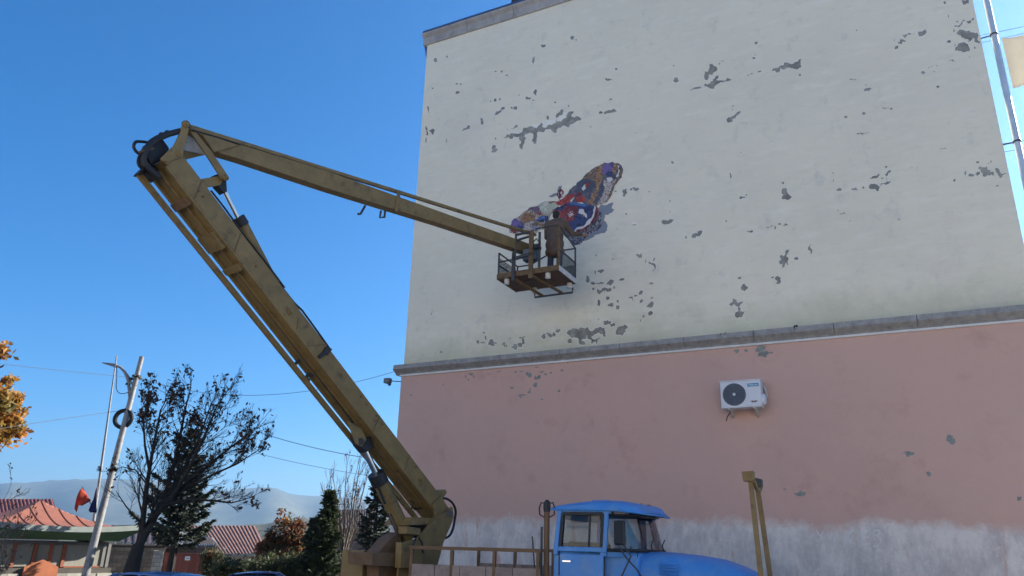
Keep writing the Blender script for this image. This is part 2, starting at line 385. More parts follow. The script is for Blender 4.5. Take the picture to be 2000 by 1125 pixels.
# ================================================================== SETTING
def build_ground():
    xs = np.unique(np.concatenate([np.linspace(-40, 40, 81), -np.geomspace(40, 9000, 24), np.geomspace(40, 9000, 24)]))
    ys = np.unique(np.concatenate([np.linspace(-20, 70, 91), -np.geomspace(20, 9000, 20), np.geomspace(70, 9000, 24)]))
    rows = []
    for y in ys:
        row = []
        for x in xs:
            z = ground(x, y)
            d = math.hypot(x, y); z -= 25*smooth((y-55)/500) if y > 55 else 0
            row.append((x, y, z))
        rows.append(row)
    o = MB().grid(rows).build('ground', 'bounce_paving', smooth_=True, fix=False); tag(o, kind='structure')
build_ground()
def hills():
    def ridge(name, pts, dist, back, base, m, nz, amp):
        cols = []
        xs = np.linspace(pts[0][0], pts[-1][0], 160)
        pxs = [p[0] for p in pts]; pys = [p[1] for p in pts]
        rows = []
        top = []
        for x in xs:
            P = at(x, np.interp(x, pxs, pys), dist); top.append(P)
        K_ = 26
        for k in range(K_+1):
            t = k/K_; row = []
            for i, P in enumerate(top):
                d = unit(np.array([P[0], P[1], 0]))
                h = base+(P[2]-base)*(math.sin(t*math.pi/2)**1.3)
                q = np.array([P[0], P[1], 0])-d*(1-t)*back
                gul = math.sin(i*.55+3*math.sin(i*.13))*(.5+.5*math.sin(i*.21+t*4))
                h += amp*gul*math.sin(math.pi*t)+nz*rng.normal()*(t > 0)*(1 if t < 1 else .12)
                row.append((q[0], q[1], h))
            rows.append(row)
        for k in range(1, 7):
            rows.append([(p[0]*(1+.08*k), p[1]*(1+.08*k), p[2]-(p[2]-base)*(k/6)**1.5) for p in top])
        o = MB().grid(rows).build(name, m, smooth_=True, fix=False); tag(o, kind='structure'); return o
    ridge('mountain', [(-900, 960), (-500, 950), (-200, 958), (0, 951), (35, 945), (110, 940), (200, 938), (285, 941), (350, 950), (420, 962), (470, 957), (505, 955), (530, 958), (565, 967), (610, 971), (650, 973), (760, 978), (900, 985), (1200, 990), (1700, 985)], 4200, 1900, -26, 'hill_forest', 2.0, 24)
    ridge('wooded_hill', [(-700, 1046), (-200, 1040), (100, 1036), (300, 1034), (430, 1030), (500, 1026), (545, 1020), (600, 1016), (680, 1012), (800, 1016), (1100, 1030)], 520, 300, -27, 'hill_near', .55, 2)
hills()

# ================================================================== APARTMENT BLOCK
F0, F1, FW = -11.37, 2.54, 16.0
ZC, ZT, ZL0, ZL1 = 16.10, 16.57, 5.82, 6.12     # cornice bottom/top, ledge bottom/top
BLD = empty('apartment_block', FL((F0+F1)/2, FW+6, 0))
tag(BLD, 'cream and pink apartment block with peeling end wall and half-painted moth mural', 'building')
def building():
    MB().box(FL, F0, F1, FW, FW+12, ZL0+.1, ZC+.2).build('upper_wall', 'cream_paint', BLD)
    MB().box(FL, F0-.03, F1+.03, FW-.03, FW+12.03, -1.4, ZL0+.1).build('lower_wall', 'pink_paint', BLD)
    # ledge: profile (out from wall, z)
    prof = [(0.0, ZL0+.045), (.06, ZL0+.045), (.09, ZL0+.09), (.20, ZL0+.155), (.225, ZL0+.17), (.225, ZL0+.18), (.20, ZL0+.186), (.20, ZL1-.012), (.0, ZL1+.04)]
    x = F0-.2; k = 0
    while x < F1+.2:
        x2 = min(x+1.45+.25*random.random(), F1+.2)
        if F1+.2-x2 < .6: x2 = F1+.2
        j = random.uniform(-.006, .006)
        MB().prism([FL(x+.006, FW+.02-d+(j if d > 0 else 0), z) for d, z in prof], F*(x2-x-.012)).build('ledge_block', 'concrete', BLD)
        x = x2
    MB().box(FL, F0-.06, F1+.06, FW-.075, FW+.05, ZL0, ZL0+.043).build('ledge_trim', 'white_trim', BLD)
    MB().prism([FL(F0-.2, FW+.03, ZL0+.05), FL(F0, FW+.03, ZL0+.05), FL(F0, FW+.03, ZL1), FL(F0-.2, FW+.03, ZL1)], L*11.9).build('side_ledge', 'concrete', BLD)
    # top cornice
    cp = [(0.0, ZC), (.06, ZC), (.07, ZC+.02), (.085, ZC+.24), (.10, ZC+.255), (.165, ZC+.31), (.18, ZC+.37), (0, ZC+.39)]
    x = F0-.13
    while x < F1+.2:
        x2 = min(x+1.55, F1+.2)
        if F1+.2-x2 < .7: x2 = F1+.2
        MB().prism([FL(x+.007, FW+.02-d, z) for d, z in cp], F*(x2-x-.014)).build('cornice_block', 'cornice_concrete', BLD); x = x2
    MB().prism([FL(F0-.13, FW+.03, ZC), FL(F0, FW+.03, ZC), FL(F0, FW+.03, ZC+.38), FL(F0-.13, FW+.03, ZC+.38)], L*11.9).build('side_cornice', 'cornice_concrete', BLD)
    MB().box(FL, F0-.10, F1+.22, FW-.15, FW+12.1, ZC+.395, ZC+.45).build('roof_edge', 'flash_blue', BLD)
    rf = MB().prism([FL(F0-.1, FW-.1, ZC+.44), FL(F0-.1, FW+6, ZC+2.4), FL(F0-.1, FW+12.1, ZC+.44)], F*(F1-F0+.2)).build('roof', 'flash_blue', BLD)
    c = onL(1032, -12, FW+.9)
    MB().box(lambda a, b, z: c+F*a+L*b+UP*z, -.42, .42, -.3, .3, -1.6, .35).build('chimney', 'roof_dark', rf)
    # blue hopper at the left top corner
    a = onL(838, 100, FW+.12)
    m = MB(); q = lambda f, l, z: a+F*f+L*l+UP*z
    m.hexa([q(-.05, -.05, -.28), q(.06, -.05, -.28), q(.06, .2, -.28), q(-.05, .2, -.28), q(-.12, -.08, .14), q(.08, -.08, .14), q(.08, .26, .14), q(-.12, .26, .14)])
    m.beam(q(0, .1, -.2), q(.02, .25, -16), .1, .1); m.build('rain_hopper', 'flash_blue', BLD)
    # downpipe off the right corner
    p0 = FL(F1+.24, FW+.02, 0)
    m = MB(); z = -.5; i = 0
    dp = None
    while z < 15.9:
        z2 = min(z+1.25, 15.9)
        m = MB().tube([p0+UP*(z-.04), p0+UP*z, p0+UP*(z+.03), p0+UP*z2], [.066, .068, .063, .061], 16)
        o = m.build('downpipe', 'galv', BLD, smooth_=True); z = z2; i += 1
        if i % 2 == 0:
            b = MB().tube([p0+UP*(z-.06), p0+UP*(z-.03)], .078, 16).beam(p0+UP*(z-.045), FL(F1-.02, FW+.05, z-.045), .02, .02)
            b.build('pipe_bracket', 'dark_steel', BLD)
building()

# ---- bare patches in the paint: irregular sheets lying on the wall, outlines read off the photograph
SC = {1: (820, 60, 4.3275), 2: (1200, 40, 4.3275), 3: (1600, 0, 4.3275), 4: (1600, 240, 4.3275), 5: (1200, 300, 4.3275), 6: (1120, 460, 4.0), 7: (780, 560, 3.75), 8: (1500, 900, 4.0)}
PAT = {
1: [[(710,905),(760,880),(830,870),(870,850),(880,820),(930,810),(975,820),(1030,775),(1040,790),(1030,810),(1080,800),(1130,785),(1150,730),(1175,690),(1210,665),(1210,700),(1175,725),(1145,765),(1195,765),(1240,730),(1275,680),(1300,685),(1285,730),(1360,738),(1365,755),(1290,785),(1230,805),(1170,820),(1160,855),(1130,860),(1105,830),(1060,835),(1040,860),(995,855),(990,930),(965,960),(945,930),(955,870),(915,870),(885,930),(870,1000),(850,1005),(865,930),(840,935),(840,895),(790,895),(770,915),(755,900)],
    [(730,822),(790,825),(820,790),(830,800),(800,825),(740,835)],[(622,720),(640,690),(665,680),(690,645),(715,642),(710,665),(680,690),(655,715)],[(348,848),(370,825),(390,820),(405,797),(432,805),(425,825),(395,838),(365,850)],[(490,770),(510,735),(535,755),(535,790),(510,795),(515,770)]],
2: [[(765,430),(800,410),(835,380),(860,390),(855,430),(830,460),(795,488),(755,480)],[(635,592),(660,575),(720,560),(770,530),(800,535),(830,515),(860,468),(882,465),(850,515),(930,505),(990,500),(930,520),(870,540),(850,557),(790,563),(730,572),(670,585)],[(1325,425),(1340,400),(1430,378),(1500,370),(1550,345),(1560,327),(1582,330),(1580,385),(1560,403),(1480,395),(1400,398)],[(950,845),(970,815),(1000,808),(1035,775),(1065,765),(1040,800),(1005,830),(1000,855),(965,865)]],
3: [[(1140,215),(1185,210),(1215,165),(1300,145),(1310,160),(1250,180),(1210,200),(1190,230),(1145,222)],[(1160,285),(1190,248),(1240,262),(1320,280),(1350,300),(1362,362),(1310,345),(1300,320),(1240,330),(1200,305)],[(1150,400),(1190,365),(1260,375),(1275,430),(1210,440),(1155,430)],[(830,310),(835,275),(905,245),(910,270),(870,305)],[(658,350),(685,328),(735,348),(700,372),(670,370)],[(1205,0),(1265,0),(1262,30),(1230,40),(1210,22)]],
4: [[(420,550),(440,515),(490,520),(505,545),(560,505),(610,490),(570,520),(510,545),(470,558)],[(550,435),(605,398),(608,415),(580,445),(580,490),(570,480)],[(422,465),(490,437),(518,440),(460,470)],[(1340,385),(1360,365),(1420,370),(1425,400),(1455,395),(1460,430),(1380,450),(1370,415)],[(1485,390),(1525,388),(1590,430),(1525,468),(1510,430)]],
5: [[(405,590),(430,560),(505,545),(490,575),(460,598)],[(650,705),(660,675),(700,675),(715,655),(755,652),(735,680),(690,695),(680,712)],[(1420,292),(1455,292),(1468,340),(1498,365),(1475,390),(1420,388),(1430,340)],[(278,935),(320,925),(335,878),(347,885),(352,960),(358,990),(322,1005),(340,965),(310,938)],[(1440,830),(1480,815),(1470,835),(1455,870),(1472,890),(1470,940),(1440,935),(1420,965),(1385,985),(1425,930),(1390,915),(1412,890),(1395,865),(1430,868)],[(1375,1035),(1412,1080),(1400,1100),(1360,1100),(1355,1055)],[(1650,760),(1670,765),(1650,785),(1675,820),(1660,850),(1635,805)]],
6: [[(1215,540),(1245,515),(1250,490),(1275,520),(1325,505),(1315,530),(1295,560),(1300,595),(1340,592),(1320,635),(1285,650),(1260,625),(1265,600),(1290,590),(1280,550),(1240,555)],[(1310,420),(1335,385),(1368,410),(1335,437)],[(190,410),(240,405),(300,418),(250,425),(245,450),(235,430),(205,460)],[(105,715),(170,725),(250,720),(245,795),(230,770),(180,770),(140,790),(210,800),(170,815),(110,810)],[(328,770),(345,718),(425,715),(400,735),(415,755),(390,772)],[(225,700),(265,660),(290,670),(290,690),(330,705),(295,718),(280,690)],[(568,555),(615,510),(625,540),(595,565)],[(430,490),(460,475),(485,515),(460,510)],[(255,380),(290,345),(315,345),(310,370),(290,395)]],
7: [[(1225,340),(1240,315),(1300,308),(1360,308),(1370,380),(1330,395),(1355,430),(1320,420),(1295,375),(1260,372)]],
}
BLOB = {
1: [(132,250,18,16),(230,220,4,14),(316,522,17,12),(110,487,8,9),(105,853,18,22),(640,345,10,5),(692,345,9,7),(735,376,14,6),(1045,128,24,11,-15),(1290,60,16,22),(1320,78,7,6),(960,250,14,26),(977,522,11,26),(902,568,10,13),(928,573,14,10),(958,588,10,6),(635,588,14,14),(674,578,7,14),(597,596,6,6),(805,652,18,14),(775,650,8,12),(1082,735,8,20),(1590,415,26,9),(1612,580,14,8),(1610,685,48,12,-5),(1527,692,18,9),(1657,322,10,8),(625,990,24,32),(225,930,4,18),(640,912,6,8),(72,660,8,28),(60,840,8,36),(50,925,6,24),(345,450,10,6),(315,448,9,6),(1258,635,7,8),(1145,605,8,6),(1445,812,5,7),(838,545,5,5)],
2: [(517,505,20,22),(503,382,6,7),(1197,190,14,16),(1180,318,12,10),(888,365,8,7),(905,343,20,3),(1230,432,16,6),(1158,450,10,4),(1130,462,6,6),(1570,462,9,10),(14,410,10,7),(1003,723,5,8),(997,753,5,4),(1190,290,4,4),(6,766,10,10),(240,52,3,5),(180,950,5,4),(1068,1115,5,4)],
3: [(655,400,16,20),(1095,350,17,15),(1138,258,7,14),(1315,402,6,10),(1060,22,8,11),(1093,137,5,12),(405,755,34,12,-25),(880,613,26,12),(395,718,4,6),(1005,735,14,10),(970,605,8,6),(995,555,8,4),(925,572,8,4),(952,562,5,4),(375,957,16,12),(223,988,13,9),(315,256,6,6),(1148,382,5,8),(635,338,6,4),(1262,348,6,4),(1168,182,8,8),(1271,482,6,3),(760,290,45,2,-8),(290,672,35,3,-5),(570,915,48,2,0),(1125,515,26,3,10)],
4: [(1234,427,10,18),(1285,440,28,17),(1340,428,18,20),(170,563,25,15),(302,558,24,13),(372,546,10,8),(1143,485,12,14),(567,372,9,10),(1340,333,12,9),(1452,326,7,10),(1430,345,6,4),(1505,531,14,5),(195,767,22,5),(260,830,5,5),(675,817,6,6),(120,488,3,10),(116,424,6,5),(784,377,6,3),(535,468,9,6),(1050,218,28,3,-10),(160,743,12,3),(1465,425,15,15),(370,85,60,2,-4)],
5: [(85,328,18,30),(180,305,26,20),(145,300,14,10),(10,318,12,7),(215,862,24,18,-30),(67,1062,23,10),(490,75,11,16),(982,182,11,22),(1075,370,24,10),(1117,350,7,8),(1427,248,8,12),(605,707,7,13),(1155,660,16,10),(1130,658,14,3),(1398,594,10,8),(1445,605,22,5),(1360,625,5,14),(1310,620,30,2),(1535,885,18,12),(1338,1048,14,8),(1060,1052,14,9),(165,598,20,12),(1095,1115,15,12),(470,400,5,10),(470,493,4,6),(945,570,6,6),(265,912,4,14),(315,1097,14,4),(100,510,5,12),(295,322,6,5),(24,636,5,5)],
6: [(215,280,22,20),(170,288,5,14),(115,343,15,27),(152,375,24,13),(208,374,25,8),(380,342,20,10),(155,418,11,9),(318,408,8,12),(265,488,18,14),(200,525,14,22),(295,540,22,18),(345,560,12,16),(348,515,7,14),(485,472,14,6),(530,445,18,12,-40),(530,516,17,13),(612,487,9,8),(600,608,28,14,-25),(545,630,9,8),(523,664,5,11),(605,370,16,5),(178,155,6,6),(308,184,10,4),(197,655,5,5),(187,590,4,3),(133,665,3,4),(150,825,14,18),(180,830,10,18)],
7: [(618,337,9,8),(632,370,6,16),(576,402,8,14),(610,408,22,5),(678,415,18,26),(705,412,9,5),(768,425,8,18),(785,432,4,12),(845,440,22,22),(885,430,16,16),(908,405,16,28),(900,370,24,7),(812,378,6,4),(1058,365,20,26),(1085,343,10,5),(1105,358,14,18),(1133,350,14,18),(1163,325,17,17),(305,478,9,9),(265,490,4,4),(1247,400,14,18),(235,200,4,8),(1340,410,20,22)],
}
PINKB = {7: [(945,645,22,18),(1020,665,14,20),(998,720,18,24),(952,770,9,20),(890,795,30,6),(890,805,6,18),(825,740,14,8),(520,640,18,10),(505,680,8,6),(485,660,5,14),(730,622,12,6),(660,640,10,4),(850,625,14,8),(895,622,16,6),(1040,625,20,7),(1070,640,12,8),(1110,630,8,8),(1190,612,12,6),(1170,765,12,9),(1005,590,20,5),(995,670,8,14),(322,718,5,6),(1045,825,10,6),(85,795,10,3),(1235,560,6,6),(545,655,6,10)],
6: [(1270,900,26,14),(1350,900,16,12),(1470,885,40,22),(1480,925,40,30),(1300,940,8,4),(1175,900,6,3),(1545,915,12,8)],
8: [(250,260,42,20),(1255,102,16,18),(1962,298,18,18),(132,222,14,6),(1424,-172,46,36),(1096,-56,38,26)]}
def jag(poly, it=3, amp=.22):
    for k in range(it):
        out = []
        for i in range(len(poly)):
            a, b = np.array(poly[i], float), np.array(poly[(i+1) % len(poly)], float); d = b-a; ln = np.linalg.norm(d)
            out.append(a)
            if ln > .9: out.append((a+b)/2+np.array([-d[1], d[0]])*random.gauss(0, amp))
        poly = out; amp *= .8
    return poly
def sheet(poly, off, name, m, parent, fw=FW):       # one thin plate with its own outline on the wall
    pts = [onL(x, y, fw-off) for x, y in poly]
    bm = bmesh.new(); org = ORG[parent.name]
    vs_ = [bm.verts.new(p-org) for p in pts]
    es = [bm.edges.new((vs_[i], vs_[(i+1) % len(vs_)])) for i in range(len(vs_))]
    r = bmesh.ops.triangle_fill(bm, use_beauty=True, use_dissolve=False, edges=es)
    me = bpy.data.meshes.new(name); bm.normal_update()
    if bm.faces and sum(f.normal.dot(Vector(L)) for f in bm.faces) > 0: bmesh.ops.reverse_faces(bm, faces=bm.faces)
    bm.to_mesh(me); bm.free()
    return link(name, me, m, parent)
def patches():
    k = 0
    def blobpoly(s, t, b, n=9):
        x, y, rx, ry = b[:4]; a = R(b[4]) if len(b) > 4 else R(random.uniform(-12, 4))
        x, y, rx, ry = s[0]+x/s[2], s[1]+y/s[2], max(rx/s[2], .5), max(ry/s[2], .5)
        ph = random.random()*6.28; out = []
        for i in range(n):
            th = ph+2*math.pi*i/n; r = 1+random.uniform(-.38, .38)
            u, v = rx*r*math.cos(th), ry*r*math.sin(th); out.append((x+u*math.cos(a)-v*math.sin(a), y+u*math.sin(a)+v*math.cos(a)))
        return out
    def rim(poly, fw_off, m_):
        P = np.array(poly, float); c_ = P.mean(0); d_ = P-c_; ln = np.linalg.norm(d_, axis=1)[:, None]+1e-6
        a2 = 0.5*np.sum(P[:, 0]*np.roll(P[:, 1], -1)-np.roll(P[:, 0], -1)*P[:, 1]); nx = np.roll(P, -1, 0)-np.roll(P, 1, 0); nx = np.stack([nx[:, 1], -nx[:, 0]], 1); nx /= np.linalg.norm(nx, axis=1)[:, None]+1e-6
        Q = P+nx*(np.sign(a2)*rng.uniform(.5, 1.5, (len(P), 1))); sheet([tuple(q) for q in Q], fw_off, 'paint_edge', m_, BLD)
    for c, ps in PAT.items():
        s = SC[c]
        for p in ps:
            pj = jag([(s[0]+x/s[2], s[1]+y/s[2]) for x, y in p], 4, .2); sheet(pj, .004+.0004*(k % 5), 'bare_patch', 'bare_cement', BLD); rim(pj, .0015+.0004*(k % 5), 'paint_edge'); k += 1
    for c, bs in BLOB.items():
        for b in bs:
            pj = jag(blobpoly(SC[c], 0, b), 3, .25); sheet(pj, .004+.0004*(k % 5), 'bare_patch', 'bare_cement', BLD); k += 1
            if min(b[2], b[3]) > 9: rim(pj, .0015+.0004*(k % 5), 'paint_edge')
    for c, bs in PINKB.items():
        for b in bs:
            sheet(jag(blobpoly(SC[c], 0, b), 2, .25), .033+.0004*(k % 5), 'bare_patch', 'bare_pink', BLD); k += 1
    # chalk letters scratched into the whitewash
    s = SC[8]
    strokes = [[(375,545),(412,590),(430,550)],[(412,590),(418,625)],[(607,540),(612,655)],[(668,540),(615,590),(680,655)],[(735,545),(738,655)],[(735,548),(795,543)],[(738,600),(785,596)],[(738,655),(800,648)],[(825,548),(860,540),(880,560),(850,590),(885,610),(882,640),(845,670),(820,665)]]
    for st in strokes:
        pts = [onL(s[0]+x/s[2], s[1]+y/s[2], FW-.036) for x, y in st]; m = MB()
        for a, b in zip(pts[:-1], pts[1:]): m.beam(a, b, .004, .02, up=np.cross(unit(b-a), L))
        m.build('chalk_stroke', 'white_trim', BLD)
    for (x, y) in [(1414, 653), (1554, 640)]:
        c = onL(x, y, FW-.15); m = MB()
        for i in range(5): m.obox(c+F*random.uniform(-.06, .06)+UP*random.uniform(-.01, .03), unit(rng.normal(size=3)), unit(np.cross((0, 0, 1), F)), UP, .035, .025, .018)
        m.build('debris', 'grease', BLD)
patches()

# ---- moth mural
def paintmat(name, a, b, c=None, scale=14, lo=.42, hi=.6):
    m = bpy.data.materials.new(name); m.use_nodes = True; N = m.node_tree.nodes; K = m.node_tree.links; bs = N['Principled BSDF']; bs.inputs['Roughness'].default_value = .75
    tc = N.new('ShaderNodeTexCoord'); v = N.new('ShaderNodeTexVoronoi'); v.inputs['Scale'].default_value = scale*1.3; K.new(tc.outputs['Object'], v.inputs['Vector'])
    n = N.new('ShaderNodeTexNoise'); n.inputs['Scale'].default_value = scale*.35; n.inputs['Detail'].default_value = 6; K.new(tc.outputs['Object'], n.inputs['Vector'])
    sp = N.new('ShaderNodeSeparateColor'); K.new(v.outputs['Color'], sp.inputs[0])
    ad = N.new('ShaderNodeMath'); ad.operation = 'MULTIPLY_ADD'; ad.inputs[1].default_value = .45; K.new(sp.outputs[0], ad.inputs[0]); K.new(n.outputs[0], ad.inputs[2])
    r = N.new('ShaderNodeValToRGB'); K.new(ad.outputs[0], r.inputs[0]); r.color_ramp.interpolation = 'CONSTANT' if scale > 12 else 'LINEAR'
    e = r.color_ramp.elements; e[0].position = 0; e[0].color = (*a, 1); e[1].position = .72; e[1].color = (*b, 1)
    if c: x = r.color_ramp.elements.new(.88); x.color = (*c, 1)
    K.new(r.outputs[0], bs.inputs['Base Color']); MATS[name] = m
paintmat('p_slate', (.085, .095, .14), (.06, .07, .10), (.13, .12, .15), 9)
paintmat('p_brown', (.22, .14, .085), (.10, .075, .075), (.36, .24, .14), 18)
paintmat('p_ochre', (.30, .165, .075), (.16, .085, .06), (.40, .26, .14), 18)
paintmat('p_pale', (.42, .36, .32), (.22, .17, .16), (.56, .52, .47), 20)
paintmat('p_purple', (.12, .085, .22), (.17, .12, .30), (.09, .07, .15), 9)
paintmat('p_violet', (.12, .08, .13), (.16, .11, .16), (.09, .06, .1), 9)
paintmat('p_red', (.34, .045, .035), (.26, .035, .035), (.40, .07, .05), 8)
paintmat('p_darkred', (.19, .03, .04), (.12, .025, .04), (.25, .05, .05), 9)
paintmat('p_navy', (.025, .035, .10), (.04, .06, .16), (.02, .025, .06), 9)
paintmat('p_blue', (.05, .11, .30), (.07, .16, .38), (.04, .07, .2), 9)
paintmat('p_white', (.66, .64, .6), (.58, .55, .52), None, 8)
paintmat('p_cream', (.46, .47, .36), (.38, .39, .30), (.52, .52, .42), 9)
paintmat('p_greypaint', (.24, .26, .30), (.20, .22, .26), None, 6)
paintmat('p_black', (.02, .02, .03), (.04, .04, .06), None, 8)
paintmat('p_scale', (.05, .055, .085), (.28, .26, .25), (.06, .07, .12), 26)
def mural():
    o, s = (980, 310), 6.616
    mu = empty('mural', FL(-5.8, FW, 9)); mu.parent = BLD; mu.location = FL(-5.8, FW, 9)-ORG[BLD.name]; ORG[mu.name] = FL(-5.8, FW, 9)
    lay = [('p_greypaint', [(1270,600),(1340,600),(1440,565),(1420,640),(1460,660),(1430,690),(1380,720),(1330,730),(1320,790),(1370,870),(1330,960),(1200,985),(1130,1040),(1000,1100),(930,1140),(960,1000),(1200,800)]),
     ('p_greypaint', [(600,495),(640,470),(720,450),(735,360),(775,345),(770,390),(720,480),(640,500)]),
     ('p_slate', [(860,440),(960,340),(1040,260),(1130,170),(1230,100),(1330,48),(1430,36),(1520,65),(1562,120),(1555,190),(1510,280),(1460,340),(1430,430),(1385,520),(1330,575),(1240,600),(1110,592),(1000,565),(890,560),(740,540),(730,515),(820,475)]),
     ('p_scale', [(700,640),(890,560),(1110,590),(1230,600),(1290,700),(1315,820),(1230,930),(1060,1050),(930,1120),(820,1010),(690,820)]),
     ('p_pale', [(90,960),(95,880),(180,770),(280,690),(400,620),(520,565),(640,545),(740,560),(720,640),(640,720),(600,800),(560,900),(430,960),(200,985)]),
     ('p_brown', [(1040,262),(1130,170),(1230,100),(1330,48),(1345,150),(1300,260),(1240,300),(1120,260)]),
     ('p_ochre', [(1240,110),(1290,100),(1310,200),(1290,300),(1250,400),(1220,520),(1200,596),(1110,590),(1130,530),(1180,440),(1220,330),(1235,230)]),
     ('p_slate', [(1310,290),(1320,380),(1290,470),(1240,550),(1215,590),(1190,590),(1230,470),(1270,350)]),
     ('p_pale', [(1320,270),(1460,270),(1505,280),(1460,340),(1430,430),(1385,520),(1330,575),(1245,598),(1230,560),(1290,480),(1330,380)]),
     ('p_brown', [(1555,130),(1550,200),(1505,290),(1455,350),(1425,440),(1380,525),(1345,560),(1400,430),(1440,330),(1500,230),(1520,100)]),
     ('p_purple', [(1290,110),(1330,60),(1430,48),(1450,90),(1420,150),(1350,195),(1300,200)]),
     ('p_ochre', [(1420,150),(1440,75),(1490,70),(1505,120),(1480,190),(1440,200)]),
     ('p_white', [(1495,80),(1520,100),(1528,160),(1490,240),(1475,230),(1505,160)]),
     ('p_navy', [(1345,185),(1390,165),(1435,180),(1425,220),(1375,232)]),
     ('p_white', [(1350,250),(1420,240),(1440,275),(1390,300),(1365,290)]),
     ('p_black', [(1025,390),(1060,330),(1100,300),(1145,310),(1110,360),(1050,420)]),
     ('p_white', [(1030,385),(1060,340),(1090,325),(1100,350),(1050,415)]), ('p_red', [(1085,318),(1130,305),(1140,330),(1095,370),(1078,365)]),
     ('p_red', [(740,560),(760,520),(850,465),(935,450),(945,490),(900,520),(880,580),(820,600),(740,600)]),
     ('p_red', [(690,560),(740,545),(745,600),(710,590)]),
     ('p_red', [(945,540),(970,490),(1030,470),(1080,510),(1090,555),(1000,565)]), ('p_darkred', [(960,470),(990,420),(1020,430),(1030,470),(970,490)]),
     ('p_white', [(735,525),(800,480),(820,490),(760,530)]), ('p_white', [(885,540),(930,480),(940,500),(905,560)]),
     ('p_darkred', [(712,440),(760,385),(800,420),(790,470),(740,515),(715,480)]), ('p_white', [(770,420),(780,430),(792,470),(775,475)]), ('p_white', [(725,430),(735,430),(738,480),(728,480)]),
     ('p_navy', [(700,640),(800,600),(890,570),(1000,590),(1110,610),(1195,605),(1190,700),(1160,800),(1080,870),(1000,900),(930,960),(880,970),(820,880),(730,800),(650,700)]),
     ('p_blue', [(880,560),(940,565),(1060,580),(1140,605),(1100,620),(980,600),(890,590)]),
     ('p_darkred', [(745,700),(820,640),(900,610),(980,620),(980,720),(930,740),(940,790),(860,830),(760,770)]),
     ('p_red', [(660,670),(740,670),(800,690),(760,710),(690,700)]), ('p_darkred', [(815,610),(870,600),(890,660),(840,690)]),
     ('p_white', [(985,690),(1000,650),(1060,655),(1090,710),(1105,770),(1060,720),(1000,710)]), ('p_ochre', [(1000,712),(1060,720),(1100,768),(1050,745)]),
     ('p_white', [(770,795),(830,780),(835,800),(805,820),(812,865),(795,840)]),
     ('p_white', [(845,705),(915,672),(918,680),(850,714)]), ('p_white', [(855,725),(922,692),(925,700),(860,735)]), ('p_white', [(868,748),(930,715),(932,722),(872,757)]),
     ('p_darkred', [(1215,610),(1250,650),(1240,720),(1190,820),(1100,900),(1040,930),(985,940),(930,990),(900,985),(970,900),(1080,870),(1170,770),(1200,690)]),
     ('p_white', [(1200,600),(1212,615),(1200,700),(1165,790),(1090,870),(1030,905),(970,915),(930,975),(880,985),(960,895),(1060,868),(1150,770),(1185,690)]),
     ('p_purple', [(105,880),(125,825),(185,770),(240,800),(290,860),(270,900),(150,900)]), ('p_navy', [(200,870),(260,865),(290,890),(240,905)]),
     ('p_darkred', [(110,920),(180,905),(195,950),(150,970)]),
     ('p_ochre', [(230,760),(300,690),(400,665),(440,720),(420,790),(350,800),(290,840),(250,810)]),
     ('p_violet', [(330,665),(400,622),(470,610),(490,660),(450,720),(430,690),(390,655)]), ('p_red', [(470,720),(495,690),(515,710),(490,740)]),
     ('p_cream', [(470,605),(540,570),(620,560),(690,570),(720,620),(660,660),(620,700),(560,720),(510,690),(490,650)]), ('p_brown', [(600,560),(680,545),(700,560),(640,580)]),
     ('p_navy', [(420,800),(500,745),(600,740),(610,800),(560,830),(480,810),(400,830)]), ('p_white', [(540,760),(552,760),(560,825),(550,825)]), ('p_blue', [(440,800),(520,745),(560,745),(480,790)]),
     ('p_brown', [(380,840),(440,820),(560,840),(530,880),(470,850),(400,870)]), ('p_greypaint', [(390,880),(460,870),(470,920),(400,925)])]
    for i, (m, p) in enumerate(lay):
        sheet(jag([(o[0]+x/s, o[1]+y/s) for x, y in p], 2, .10), .005+.0006*i, 'paint_area', m, mu)
mural()

